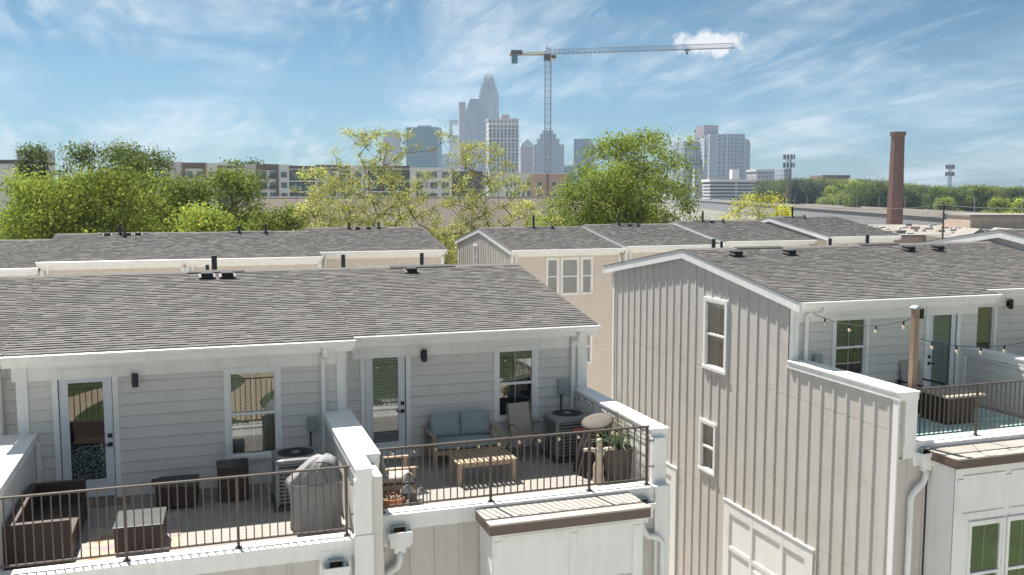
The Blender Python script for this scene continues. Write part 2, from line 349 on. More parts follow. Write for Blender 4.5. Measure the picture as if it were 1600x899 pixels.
def rects_minus(r, holes):
    out = [r]
    for h in holes:
        nx = []
        for (a0, a1, b0, b1) in out:
            h0, h1, g0, g1 = max(a0, h[0]), min(a1, h[1]), max(b0, h[2]), min(b1, h[3])
            if h0 >= h1 or g0 >= g1: nx.append((a0, a1, b0, b1)); continue
            if a0 < h0: nx.append((a0, h0, b0, b1))
            if h1 < a1: nx.append((h1, a1, b0, b1))
            if b0 < g0: nx.append((h0, h1, b0, g0))
            if g1 < b1: nx.append((h0, h1, g1, b1))
        out = nx
    return [q for q in out if q[1] - q[0] > .004 and q[3] - q[2] > .004]

class Face:
    """a wall plane: u runs along it, out points away from the wall"""
    def __init__(s, axis, plane, sgn=-1): s.axis, s.plane, s.sgn = axis, plane, sgn
    def P(s, u, out, z):
        return (u, s.plane + s.sgn * out, z) if s.axis == 'y' else (s.plane + s.sgn * out, u, z)
    def box(s, mb, u0, u1, o0, o1, z0, z1):
        a = s.P(u0, o0, z0); b = s.P(u1, o1, z1); return mb.box(a[0], b[0], a[1], b[1], a[2], b[2])

def siding(parent, F, u0, u1, z0, z1, holes, mname, expo=.2, each=True):
    k = 0; z = z0; allmb = MB()
    while z < z1 - .01:
        zt = min(z + expo, z1)
        for (a0, a1, b0, b1) in rects_minus((u0, u1, z, zt), holes):
            mb = MB() if each else allmb
            if b0 == z: b0 = z + .007
            th = lambda q: .026 - .019 * (q - z) / expo
            vs = [F.P(a0, -.01, b0), F.P(a1, -.01, b0), F.P(a1, th(b0), b0), F.P(a0, th(b0), b0), F.P(a0, -.01, b1), F.P(a1, -.01, b1), F.P(a1, th(b1), b1), F.P(a0, th(b1), b1)]
            mb.add(vs, [(0, 1, 2, 3), (7, 6, 5, 4), (3, 2, 6, 7), (1, 0, 4, 5), (2, 1, 5, 6), (0, 3, 7, 4)])
            if each: mb.build('siding_board', mname, parent)
        z += expo
    if not each: tag(allmb.build('siding_boards', mname, parent), kind='stuff')

def battens(parent, F, u0, u1, step, zlo, zhi, holes, mname, start=None, w=.055, d=.019):
    u = u0 if start is None else start
    while u < u1 - w:
        top = zhi(u) if callable(zhi) else zhi
        for (a0, a1, b0, b1) in rects_minus((u, u + w, zlo, top), holes):
            if a1 - a0 > w * .6: mb = MB(); F.box(mb, a0, a1, -.003, d, b0, b1); mb.build('batten', mname, parent)
        u += step

def window(parent, F, u0, u1, z0, z1, trim=.085, blind=0, curtain=0, split=True, ground='glass', detail=True, mull=True, bm='blind'):
    """outer trim rectangle u0..u1, z0..z1"""
    mb = MB()
    F.box(mb, u0, u1, 0, .045, z1 - trim, z1); F.box(mb, u0, u0 + trim, 0, .043, z0, z1 - trim); F.box(mb, u1 - trim, u1, 0, .043, z0, z1 - trim)
    F.box(mb, u0 - .01, u1 + .01, 0, .06, z0 - .01, z0 + trim * .7)
    wn = mb.build('window', 'white_trim', parent)
    a0, a1, b0, b1 = u0 + trim, u1 - trim, z0 + trim * .7, z1 - trim
    zm = (b0 + b1) / 2 if split else b1
    mb = MB(); s = .035
    F.box(mb, a0, a1, -.06, .012, b0, b0 + s); F.box(mb, a0, a1, -.05, .02, b1 - s, b1); F.box(mb, a0, a0 + s, -.06, .012, b0 + s, b1 - s); F.box(mb, a1 - s, a1, -.06, .012, b0 + s, b1 - s)
    if split: F.box(mb, a0 + s, a1 - s, -.05, .022, zm - .025, zm + .025)
    mb.build('sash', 'white_trim', wn)
    for (q0, q1, o) in (((b0 + s, zm - .025, -.03), (zm + .025, b1 - s, -.015)) if split else ((b0 + s, b1 - s, -.02),)):
        mb = MB(); mb.add([F.P(a0 + s, o, q0), F.P(a1 - s, o, q0), F.P(a1 - s, o, q1), F.P(a0 + s, o, q1)], [(0, 1, 2, 3)] if (F.axis == 'y') == (F.sgn < 0) else [(3, 2, 1, 0)]); mb.build('pane', ground, wn)
    if detail:
        if mull:
            mb = MB(); uc = (a0 + a1) / 2; F.box(mb, uc - .008, uc + .008, -.045, -.035, b0, b1); mb.build('muntin', 'white_trim', wn)
        mb = MB(); F.box(mb, u0, u1, -.45, -.44, z0, z1); mb.build('dark_backing', 'room_dark', wn)  # dark sheet painted in place of an unlit room
        if blind:
            mb = MB(); q = b1 - .03; lo = b1 - (b1 - b0) * blind
            while q > lo:
                mb.add([F.P(a0 + .01, -.07, q - .009), F.P(a1 - .01, -.07, q - .009), F.P(a1 - .01, -.105, q + .007), F.P(a0 + .01, -.105, q + .007)], [(0, 1, 2, 3)]); q -= .046
            mb.build('blind', bm, wn)
        if curtain:
            for (c0, c1) in ((a0, a0 + (a1 - a0) * curtain), (a1 - (a1 - a0) * curtain, a1)):
                n = 24; mb = MB(); pts = [(c0 + (c1 - c0) * i / n, -.16 - .03 * math.sin(i * 1.5)) for i in range(n + 1)]
                vs = [F.P(u, o, z) for u, o in pts for z in (b0, b1)]
                mb.add(vs, [(2 * i, 2 * i + 2, 2 * i + 3, 2 * i + 1) for i in range(n)]); mb.build('curtain', 'curtain', wn, smooth=True)
    return wn

def door(parent, F, u0, u1, z0, z1, lever='R', kind='clear', blind=0):
    """casing outer rectangle"""
    t = .09; mb = MB()
    F.box(mb, u0, u1, 0, .04, z1 - t, z1); F.box(mb, u0, u0 + t, 0, .038, z0, z1 - t); F.box(mb, u1 - t, u1, 0, .038, z0, z1 - t)
    mb.build('door_casing', 'white_trim', parent)
    mb = MB(); F.box(mb, u0 + t, u1 - t, -.06, .03, z0, z0 + .03); mb.build('threshold', 'ac_grey', parent)
    a0, a1, b0, b1 = u0 + t + .012, u1 - t - .012, z0 + .035, z1 - t - .012
    st, tr, br = .115, .13, .28
    mb = MB(); o0, o1 = -.05, -.005
    F.box(mb, a0, a0 + st, o0, o1, b0, b1); F.box(mb, a1 - st, a1, o0, o1, b0, b1); F.box(mb, a0 + st, a1 - st, o0, o1, b1 - tr, b1); F.box(mb, a0 + st, a1 - st, o0, o1, b0, b0 + br)
    dr = mb.build('door', 'door_white', parent)
    g0, g1, h0, h1 = a0 + st, a1 - st, b0 + br, b1 - tr
    mb = MB(); e = .022
    F.box(mb, g0 - .005, g1 + .005, -.012, .006, h1 - e, h1 + .005); F.box(mb, g0 - .005, g1 + .005, -.012, .006, h0 - .005, h0 + e); F.box(mb, g0 - .005, g0 + e, -.012, .005, h0 + e, h1 - e); F.box(mb, g1 - e, g1 + .005, -.012, .005, h0 + e, h1 - e)
    mb.build('glazing_bead', 'door_white', dr)
    def pane(q0, q1, m_):
        mb = MB(); mb.add([F.P(g0 + e, -.018, q0), F.P(g1 - e, -.018, q0), F.P(g1 - e, -.018, q1), F.P(g0 + e, -.018, q1)], [(0, 1, 2, 3)]); mb.build('glass_pane', m_, dr)
    if kind == 'frosted':
        zf = h0 + (h1 - h0) * .36; pane(h0 + e, zf, 'glass_frosted'); pane(zf, h1 - e, 'glass')
    else: pane(h0 + e, h1 - e, 'glass')
    mb = MB(); F.box(mb, u0, u1, -.45, -.44, z0, z1); mb.build('dark_backing', 'room_dark', dr)
    if blind:
        mb = MB(); q = h1 - .03
        while q > h1 - (h1 - h0) * blind:
            mb.add([F.P(g0 + .02, -.04, q - .012), F.P(g1 - .02, -.04, q - .012), F.P(g1 - .02, -.065, q + .012), F.P(g0 + .02, -.065, q + .012)], [(0, 1, 2, 3)]); q -= .045
        mb.build('blind', 'blind', dr)
    uh = a1 - .055 if lever == 'R' else a0 + .055; sg = -1 if lever == 'R' else 1; zh = z0 + .93
    mb = MB(); F.box(mb, uh - .035, uh + .035, -.006, .012, zh - .035, zh + .035); F.box(mb, uh - .012, uh + .012, .012, .05, zh - .012, zh + .012); F.box(mb, uh - .01 * sg, uh + sg * .12, .045, .06, zh - .01, zh + .012)
    mb.build('lever_handle', 'black_metal', dr)
    mb = MB(); F.box(mb, uh - .034, uh + .034, -.006, .02, zh + .12, zh + .19); mb.build('deadbolt', 'black_metal', dr)
    return dr

def wall_light(parent, F, u, z, plate=True):
    if plate:
        mb = MB(); F.box(mb, u - .085, u + .085, 0, .028, z - .15, z + .13); pl = mb.build('light_plate', 'white_trim', parent)
    mb = MB(); F.box(mb, u - .045, u + .045, .02, .07, z - .07, z + .07); o = mb.build('wall_light', 'black_metal', parent)
    c = F.P(u + .01, .115, 0); mb = MB(); mb.lathe([(.052, z - .12), (.055, z - .11), (.055, z + .10), (.05, z + .11)], (c[0], c[1], 0), 14); mb.build('lamp_can', 'black_metal', o)

def downspout(parent, pts, m_='gutter_white', w=.075, name='downspout'):
    mb = MB(); pts = [Vector(p) for p in pts]
    mb.tube(pts, w * .62, 8); o = mb.build(name, m_, parent, smooth=False); return o

def shingle_slope(parent, x0, x1, ye, ze, yr, zr, seed=1, fine=True):
    """front slope from eave (ye, ze) to ridge (yr, zr); real tabs laid in courses"""
    rnd = random.Random(seed); mb = MB(); L = math.hypot(yr - ye, zr - ze); dy, dz = (yr - ye) / L, (zr - ze) / L; ny, nz = -dz, dy
    expo = .125 if fine else .2; n = int(math.ceil(L / expo))
    def pt(x, s, h): return (x, ye + dy * s + ny * h, ze + dz * s + nz * h)
    tints = [(1.02, 1.01, 1.0), (.93, .92, .92), (1.08, 1.07, 1.06), (.85, .84, .85), (1.02, .98, .97), (1.05, 1.05, 1.05), (.96, .97, .99), (1.11, 1.09, 1.08)]
    for i in range(n):
        s0, s1 = i * expo, min((i + 1) * expo, L); x = x0 - rnd.random() * .2
        while x < x1:
            wd = rnd.uniform(.10, .30) if fine else rnd.uniform(.3, .7); a, b = max(x, x0), min(x + wd, x1); x += wd
            if b - a < .01: continue
            h = .016 + rnd.choice((0, .006, .006)) ; g = rnd.choice(tints); k = rnd.uniform(.9, 1.08); t = (g[0] * k, g[1] * k, g[2] * k)
            e = rnd.choice((0, 0, .012)) if i else 0
            vs = [pt(a, s0 - e, .0), pt(b, s0 - e, .0), pt(b, s0 - e, h), pt(a, s0 - e, h), pt(b, s1, .005), pt(a, s1, .005)]
            mb.add(vs, [(0, 1, 2, 3), (3, 2, 4, 5), (1, 4, 2), (0, 3, 5)], t)
    return tag(mb.build('shingles', 'shingle', parent), kind='stuff')

def gable_roof(parent, x0, x1, ye, ze, yr, zr, yb, zb, seed, fine=True, rake_left=False, rake_right=False, rake_col='white_trim', ridge=True):
    th = .12
    mb = MB(); mb.prism([(ye, ze - .004), (yr, zr - .004), (yb, zb), (yb, zb - th), (yr, zr - th - .01), (ye, ze - th)], 'x', x0, x1)
    rf = mb.build('roof', 'shingle_flat', parent)
    mb = MB(); mb.prism([(ye + .40, ze - .19), (yr, zr - th - .012), (yb - .40, ze - .19)], 'x', x0 + (.09 if rake_left else .03), x1 - (.09 if rake_right else .03)); mb.build('attic_wall', 'batten_grey', parent)
    shingle_slope(rf, x0, x1, ye, ze, yr, zr, seed, fine)
    if ridge:
        mb = MB()
        x = x0
        while x < x1:
            b = min(x + .3, x1); h = .03 + .006 * random.random()
            mb.add([(x, yr - .16, zr - .03 + .012), (b, yr - .16, zr - .03 + .012), (b, yr, zr + h), (x, yr, zr + h), (b, yr + .16, zr - .02), (x, yr + .16, zr - .02)], [(0, 1, 2, 3), (3, 2, 4, 5)], (1, .97, .95)); x = b
        tag(mb.build('ridge_cap', 'shingle', rf), kind='stuff')
    for flag, x, s in ((rake_left, x0, -1), (rake_right, x1, 1)):
        if flag:
            mb = MB(); d = .22; mb.prism([(ye, ze + .01), (yr, zr + .01), (yb, zb + .01), (yb, zb - d), (yr, zr - d), (ye, ze - d)], 'x', min(x, x + s * .03), max(x, x + s * .03)); mb.build('rake_board', rake_col, parent)
            mb = MB(); mb.prism([(ye, ze + .022), (yr, zr + .022), (yb, zb + .022), (yb, zb + .008), (yr, zr + .008), (ye, ze + .008)], 'x', min(x - s * .04, x + s * .045), max(x - s * .04, x + s * .045)); mb.build('drip_edge', 'ridge_dark' if rake_col == 'white_trim' else rake_col, parent)
    return rf

def eave_trim(parent, x0, x1, ye, ze, yw, drop=.30, end_l=True, m_='gutter_white', tr='white_trim'):
    """K gutter in front of the fascia, soffit and a frieze board on the wall"""
    mb = MB(); g = .12
    mb.prism([(ye - .10, ze + .005), (ye - .125, ze - .01), (ye - .125, ze - .045), (ye - .07, ze - .12), (ye + .01, ze - .12), (ye + .01, ze - .105), (ye - .06, ze - .105), (ye - .105, ze - .04), (ye - .108, ze - .008)], 'x', x0, x1)
    mb.box(x0 - .004, x0, ye - .12, ye + .01, ze - .12, ze); mb.box(x1, x1 + .004, ye - .12, ye + .01, ze - .12, ze)
    mb.build('gutter', m_, parent)
    mb = MB(); mb.box(x0 + .02, x1 - .02, ye + .012, ye + .04, ze - .21, ze - .012); mb.build('fascia', tr, parent)
    mb = MB(); mb.box(x0 + .02, x1 - .02, ye + .04, yw - .001, ze - .20, ze - .185); mb.build('soffit', tr, parent)
    mb = MB(); mb.box(x0 + .1, x1 - .1, yw - .03, yw - .002, ze - .20 - drop, ze - .2005); mb.build('frieze_board', tr, parent)

def box_vent(parent, x, y, z, slope=.158, s=.24):
    mb = MB(); mb.prism([(y - s / 2, z - .02), (y + s / 2, z + .03), (y + s / 2, z + .10), (y - s / 2 - .03, z + .09)], 'x', x - s / 2, x + s / 2); o = mb.build('roof_vent', 'black_metal', parent)
    mb = MB(); mb.prism([(y - s * .75, z - s * .75 * slope + .026), (y + s * .7, z + s * .7 * slope + .026), (y + s * .7, z + s * .7 * slope + .032), (y - s * .75, z - s * .75 * slope + .034)], 'x', x - s * .72, x + s * .72); mb.build('flashing', 'flashing_grey', o)
def pipe(parent, x, y, z0, z1, r=.05):
    mb = MB(); mb.tube([(x, y, z0), (x, y, z1)], r, 10); o = mb.build('vent_pipe', 'pipe_grey', parent)
    mb = MB(); mb.lathe([(r + .05, z0 - .02), (r + .045, z0 + .05), (r + .012, z0 + .09)], (x, y, 0), 10); mb.build('flashing', 'black_metal', o)
def ridge_vent(parent, x0, x1, yr, zr):
    mb = MB(); mb.prism([(yr - .14, zr + .012), (yr, zr + .05), (yr + .14, zr + .012), (yr + .13, zr - .02), (yr - .13, zr - .02)], 'x', x0, x1); mb.build('ridge_vent', 'ridge_dark', parent)

def leader_head(parent, F, u, z, pts):
    """scupper box: backplate, open-topped box, outlet and downspout"""
    mb = MB(); F.box(mb, u - .23, u + .23, .002, .02, z - .22, z + .24); mb.build('scupper_plate', 'white_trim', parent)
    mb = MB(); w_, d = .19, .19
    F.box(mb, u - w_, u - w_ + .02, .02, d, z - .02, z + .05); F.box(mb, u + w_ - .02, u + w_, .02, d, z - .02, z + .05); F.box(mb, u - w_, u + w_, d, d + .02, z - .02, z + .05)
    F.box(mb, u - w_ + .02, u + w_ - .02, .02, d, z - .06, z - .03); F.box(mb, u - w_ + .03, u + w_ - .03, .02, d - .01, z - .20, z - .06); F.box(mb, u - .09, u + .09, .03, d - .05, z - .30, z - .20)
    hd = mb.build('leader_head', 'gutter_white', parent)
    mb = MB(); F.box(mb, u - .11, u + .11, .02, .12, z + .11, z + .125); F.box(mb, u - .11, u - .095, .02, .12, z - .02, z + .11); F.box(mb, u + .095, u + .11, .02, .12, z - .02, z + .11); mb.build('scupper_spout', 'box_grey', hd)
    mb = MB(); F.box(mb, u - .09, u + .09, .021, .03, z - .01, z + .10); mb.build('scupper_opening', 'soil', hd)
    mb = MB(); mb.tube([F.P(*p) for p in pts], .055, 10); mb.build('downspout', 'gutter_white', hd, smooth=True)

def railing(name, label, x0, x1, y, z0, z1, posts, step=.113, wall_end=None, group='terrace railings'):
    t = thing(name, label, 'railing', ((x0 + x1) / 2, y, z0), 0, group)
    mb = MB(); mb.box(x0, x1, y - .022, y + .022, z1 - .025, z1); mb.build('top_rail', 'rail_bronze', t)
    mb = MB(); mb.box(x0, x1, y - .016, y + .016, z0 + .085, z0 + .11); mb.build('bottom_rail', 'rail_bronze', t)
    for p in posts:
        mb = MB(); mb.box(p - .02, p + .02, y - .02, y + .02, z0, z1 - .026); mb.box(p - .05, p + .05, y - .05, y + .05, z0, z0 + .012); mb.build('post', 'rail_bronze', t)
    first = None; edges = sorted([x0] + list(posts) + [x1])
    for a, b in zip(edges[:-1], edges[1:]):
        if b - a < .2: continue
        n = max(1, round((b - a) / step)); 
        for i in range(1, n):
            x = a + (b - a) * i / n
            if first is None:
                mb = MB(); mb.box(x - .0085, x + .0085, y - .0085, y + .0085, z0 + .10, z1 - .02); first = mb.build('baluster', 'rail_bronze', t); fx = x
            else:
                c = first.copy(); C.objects.link(c); c.parent = t; c.location = (x - fx, 0, 0)
    if wall_end:
        for zb in (z0 + .3, z0 + .75):
            mb = MB(); mb.box(wall_end[0], wall_end[1], y - .008, y + .008, zb, zb + .016); mb.box(wall_end[1] - .02, wall_end[1], y - .03, y + .03, zb - .02, zb + .036); mb.build('wall_bracket', 'black_metal', t)
    return t

def deck(parent, x0, x1, y0, y1, z):
    y = y0; first = None; n = 0
    while y < y1 - .03:
        b = min(y + .134, y1)
        mb = MB(); mb.box(x0, x1, y, b, z - .025, z); mb.build('deck_board', 'deck_board', parent); y += .14
    mb = MB(); mb.box(x0, x1, y0, y1, z - .05, z - .032); mb.build('deck_base', 'ridge_dark', parent)

def parapet(parent, x0, x1, y0, y1, z0, z1, over=.03, step=None, trim_front=True):
    """low party wall with a white capped top"""
    mb = MB(); mb.box(x0 + over, x1 - over, y0 + over, y1, z0, z1 - .15); mb.build('party_wall', 'siding_grey', parent)
    mb = MB(); mb.box(x0, x1, y0, y1, z1 - .03, z1); mb.box(x0 + .012, x1 - .012, y0 + .012, y1, z1 - .15, z1 - .03); mb.build('wall_cap', 'cap_white', parent)

def ac_unit(loc, label, rzd=0):
    t = thing('air_conditioner', label, 'air conditioner', loc, R(rzd), 'condenser units on the terraces', local=True)
    s = .37; h = .86
    mb = MB(); mb.box(-s - .03, s + .03, -s - .03, s + .03, 0, .08); mb.build('base_pad', 'ac_dark', t)
    mb = MB(); mb.box(-s + .04, s - .04, -s + .04, s - .04, .08, h - .06); mb.build('coil', 'ac_dark', t)
    for sx in (-1, 1):
        for sy in (-1, 1):
            mb = MB(); mb.box(sx * s, sx * (s - .07), sy * s, sy * (s - .07), .08, h - .06); mb.build('corner_post', 'ac_grey', t, bevel=.015)
    mb = MB()
    for k in range(11):
        z = .13 + k * .061
        mb.box(-s + .07, s - .07, -s + .005, -s + .03, z, z + .022); mb.box(-s + .07, s - .07, s - .03, s - .005, z, z + .022)
        mb.box(-s + .005, -s + .03, -s + .07, s - .07, z, z + .022); mb.box(s - .03, s - .005, -s + .07, s - .07, z, z + .022)
    mb.build('louvres', 'ac_grey', t)
    mb = MB(); n = 32; rr = .30
    def sq(j, k):
        a = 2 * math.pi * j / n; c_, s_ = math.cos(a), math.sin(a); e = 1 / max(abs(c_), abs(s_)) * .92 + .06; e = min(e, 1.26); return c_ * e * k, s_ * e * k
    rings = [[(*sq(j, s + .02), h - .08) for j in range(n)], [(*sq(j, s + .025), h - .02) for j in range(n)], [(*sq(j, s - .01), h) for j in range(n)], [(rr * math.cos(2 * math.pi * j / n), rr * math.sin(2 * math.pi * j / n), h + .012) for j in range(n)], [(rr * .97 * math.cos(2 * math.pi * j / n), rr * .97 * math.sin(2 * math.pi * j / n), h - .05) for j in range(n)]]
    mb.loft(rings, cap=False); mb.build('top_cover', 'ac_grey', t, smooth=False)
    mb = MB(); mb.lathe([(rr * .97, h - .06), (rr * .97, h - .05)], n=32); mb.build('fan_well', 'ac_dark', t)
    mb = MB()
    for q in range(1, 9): 
        r_ = rr * q / 9 + .02; mb.tube([(r_ * math.cos(2 * math.pi * j / 24), r_ * math.sin(2 * math.pi * j / 24), h + .012) for j in range(25)], .004, 5, False)
    for q in range(8):
        a = q * math.pi / 8; mb.tube([(-rr * math.cos(a), -rr * math.sin(a), h + .008), (rr * math.cos(a), rr * math.sin(a), h + .008)], .004, 5)
    mb.build('fan_grille', 'ac_dark', t)
    mb = MB(); mb.lathe([(.075, h + .005), (.07, h + .025), (.02, h + .03)], n=16); mb.build('fan_hub', 'ac_grey', t)
    mb = MB(); mb.box(-.02, .24, -s - .012, -s - .004, .58, .66); mb.build('maker_plate', 'ac_label', t)
    return t

# ------------------------------------------------------------------ the setting: ground, lawn, paths
def sheet(name, pts, z, m_, kind='structure'):
    mb = MB(); mb.add([(x, y, z) for x, y in pts], [tuple(range(len(pts)))]); return tag(mb.build(name, m_), kind=kind)
mat('town_ground', (.17, .16, .13), .95, .35, .02, stain=.3)
sheet('ground', [(-9000, -6000), (9000, -6000), (9000, 12000), (-9000, 12000)], 0, 'town_ground')
sheet('lawn', [(-160, -160), (200, -160), (200, -24), (-160, -24)], .006, 'grass')
sheet('green', [(21, -16), (50, -16), (50, 5), (21, 5)], .014, 'grass')
sheet('verge', [(-160, 60), (200, 60), (200, 79), (-160, 79)], .006, 'grass')
sheet('bounce_concrete', [(-60, -24), (90, -24), (90, 13.2), (-60, 13.2)], .008, 'concrete')  # unseen pale concrete, added to bounce sunlight onto the shaded fronts
sheet('alley', [(-40, 26.3), (60, 26.3), (60, 38), (-40, 38)], .008, 'concrete')
sheet('passage', [(7.6, 13.2), (11.9, 13.2), (11.9, 26.3), (7.6, 26.3)], .012, 'concrete')
sheet('road', [(-400, 52), (400, 52), (400, 60), (-400, 60)], .008, 'asphalt')
pts = [(-16 + 2.2 * math.sin(t * 1.1) + t * 2.2, -10 - t * 6) for t in np.linspace(0, 9, 30)]
mb = MB(); vs = []
for x, y in pts: vs += [(x - 1.6, y, .02), (x + 1.6, y, .02)]
mb.add(vs, [(2 * i, 2 * i + 2, 2 * i + 3, 2 * i + 1) for i in range(len(pts) - 1)]); tag(mb.build('path', 'path_tan'), kind='structure')
pts = [(9 + 2.5 * math.sin(t * 1.3) - t * 1.2, -12 - t * 5) for t in np.linspace(0, 9, 30)]
mb = MB(); vs = []
for x, y in pts: vs += [(x - 1.5, y, .024), (x + 1.5, y, .024)]
mb.add(vs, [(2 * i, 2 * i + 2, 2 * i + 3, 2 * i + 1) for i in range(len(pts) - 1)]); tag(mb.build('footpath', 'path_tan'), kind='structure')

# ------------------------------------------------------------------ terrace houses of the front rows
def terrace_house(label, x0, x1, yw, yf, zdeck, ze, zr, ye, yr, yb, holes, roof_x, dx0, dx1, seed, group, front='batten', kerb_x=None, fine=True, rake=(0, 0), lowerholes=(), core_x0=None, siding_x=None):
    t = thing('townhouse', label, 'townhouse', ((x0 + x1) / 2, yf, 0), 0, group)
    ztop = ze - .19; zk = zdeck + .2
    cx0 = x0 if core_x0 is None else core_x0
    mb = MB(); mb.box(cx0, x1, yf + .62, yb - .35, 0, zdeck - .06); mb.box(cx0, x1, yw + .6, yb - .35, zdeck - .06, ztop)
    mb.box(cx0, cx0 + .06, yw + .02, yw + .6, zdeck - .06, ztop); mb.box(x1 - .06, x1, yw + .02, yw + .6, zdeck - .06, ztop)
    mb.box(cx0, x1, yf + .05, yf + .62, zdeck - .14, zdeck - .06); mb.box(cx0, cx0 + .06, yf + .05, yf + .62, 0, zdeck - .14); mb.box(x1 - .06, x1, yf + .05, yf + .62, 0, zdeck - .14)
    if core_x0 is not None: mb.box(x0 + .04, cx0, yw + .6, yb - .35, zdeck + 2.0, ztop - .02)
    mb.build('wall', 'siding_grey', t)
    F = Face('y', yw); sx = siding_x or (x0, x1)
    siding(t, F, sx[0], sx[1], zdeck, ztop, holes, 'siding_grey', .2)
    deck(t, dx0, dx1, yf + .22, yw, zdeck)
    # white kerb along the terrace edge, dressed with a fascia; board and batten below
    k0, k1 = kerb_x or (dx0, dx1)
    mb = MB(); mb.box(k0, k1, yf + .0, yf + .32, zk - .03, zk); mb.build('kerb_cap', 'cap_white', t)
    mb = MB(); mb.box(k0, k1, yf + .015, yf + .3, zdeck - .05, zk - .03); mb.build('kerb', 'white_trim', t)
    G = Face('y', yf + .03)
    mb = MB()
    for (a0, a1, b0, b1) in rects_minus((x0, x1, 0, zdeck - .05), lowerholes): G.box(mb, a0, a1, -.03, 0, b0, b1)
    mb.build('front_panel', 'batten_grey', t)
    if fine: battens(t, G, k0 + .1, k1, .40, 2, zdeck - .05, lowerholes, 'batten_grey')
    gable_roof(t, roof_x[0], roof_x[1], ye, ze, yr, zr, yb, ze, seed, True, rake[0], rake[1])
    eave_trim(t, roof_x[0], roof_x[1], ye, ze, yw)
    return t, F, G
FR = 'townhouses of the front row'
# --- A: the middle-left house with wicker furniture
zdA, zeA = 9.30, 11.90
doorA = (-2.44, -1.42, zdA, 11.58); winA = (.30, 1.28, 9.78, 11.44)
A, FA, GA = terrace_house('grey townhouse with brown wicker furniture on its terrace, left of the party wall', -2.95, 2.42, 17.0, 13.2, zdA, zeA, 12.76, 16.62, 21.7, 26.6,
    [doorA, winA], (-3.13, 2.55), -2.68, 2.02, 11, FR, kerb_x=(-2.68, 1.98))
# --- B: the end house with the teak furniture
zdB, zeB = 9.36, 11.86
doorB = (2.80, 3.77, zdB, 11.61); winB = (5.47, 6.40, 9.95, 11.46)
B, FB, GB = terrace_house('grey end townhouse with teak furniture and string lights on its terrace', 2.42, 7.45, 17.6, 13.86, zdB, zeB, 12.71, 17.22, 22.3, 27.2,
    [doorB, winB], (2.552, 7.56), 2.44, 7.2, 12, FR, kerb_x=(2.44, 7.17))
# --- Z: the sliver of a house at the left edge
Z_, FZ, GZ = terrace_house('grey townhouse cut off by the left edge of the picture', -8.3, -2.96, 17.6, 13.86, zdB, zeA - .03, 12.70, 17.22, 22.3, 27.2,
    [], (-8.3, -3.135), -8.0, -3.2, 13, FR)
# --- right-hand row, a little higher
zdR, zeR = 9.68, 12.22
winR = (13.10, 14.07, 10.40, 11.83); doorR = (15.62, 16.62, zdR, 11.97)
sideW = (19.57, 20.67, 10.12, 11.92); sideS = (19.98, 20.77, 7.47, 8.79)
bayR = [(12.62, 17.0, 0, 9.86)]
Rr, FR_, GR = terrace_house('grey end townhouse showing its tall board and batten side wall', 12.0, 17.12, 17.1, 13.65, zdR, zeR, 13.03, 16.62, 21.75, 26.75,
    [winR, doorR], (11.93, 17.2), 12.36, 16.78, 21, FR, kerb_x=(12.12, 16.78), rake=(1, 0), core_x0=12.55, lowerholes=[(12.66, 17.2, 0, 9.6)], siding_x=(12.03, 17.12))
doorR2 = (17.55, 18.30, 9.75, 11.93)
R2, FR2, GR2 = terrace_house('grey townhouse with only its brown door and lamp in view at right edge', 17.14, 22.3, 17.7, 14.3, 9.75, zeR + .04, 13.04, 17.2, 21.95, 26.8,
    [doorR2], (17.203, 22.3), 17.2, 22.0, 22, FR)
R3, FR3, GR3 = terrace_house('townhouse with raised roof and pale blue rake beyond the right house', 22.32, 27.5, 17.1, 13.7, 10.0, zeR + .36, 13.42, 16.62, 21.6, 26.6,
    [], (22.304, 27.6), 22.4, 27.2, 23, FR, rake=(1, 0), fine=False)

# doors, windows, lamps of A
door(A, FA, *doorA, 'R', 'frosted'); window(A, FA, *winA, curtain=.30, blind=.5); wall_light(A, FA, -1.15, 11.34)
mb = MB(); FA.box(mb, -.98, -.80, 0, .03, 9.40, 9.60); ol = mb.build('outlet_cover', 'white_trim', A); mb = MB(); FA.box(mb, -.95, -.84, .03, .045, 9.43, 9.57); mb.build('outlet', 'bay_brown', ol)
for (a, b) in ((-2.97, -2.80), (2.27, 2.43)):
    mb = MB(); FA.box(mb, a, b, -.02, .05, 10.50, zeA - .21); mb.build('corner_board', 'white_trim', A)
downspout(A, [(2.02, 16.58, 11.78), (2.02, 16.62, 11.64), (2.02, 16.90, 11.56), (2.02, 16.93, 11.45), (2.02, 16.93, 9.36)])
mb = MB(); FA.box(mb, 1.72, 1.90, 0, .11, 10.20, 10.46); bx = mb.build('disconnect_box', 'box_grey', A, bevel=.01); mb = MB(); mb.tube([(1.78, 16.95, 10.2), (1.78, 16.95, 9.95), (1.74, 16.8, 9.7)], .018, 6); mb.build('conduit', 'pipe_grey', bx)
# left party wall of A, seen on its sunlit top, with a downspout of the neighbour behind
pw = MB()
parapet(A, -3.2, -2.68, 13.15, 16.95, 9.0, 10.53)
mb = MB(); mb.box(-2.70, -2.64, 16.80, 16.97, 9.3, 10.38); mb.build('corner_trim', 'white_trim', A)
downspout(Z_, [(-3.32, 17.1, 11.75), (-3.32, 17.2, 11.6), (-3.32, 17.5, 11.5), (-3.32, 17.52, 9.4)])
mb = MB(); FZ.box(mb, -3.66, -3.46, 0, .12, 10.25, 10.6); mb.build('disconnect_box', 'box_grey', Z_)
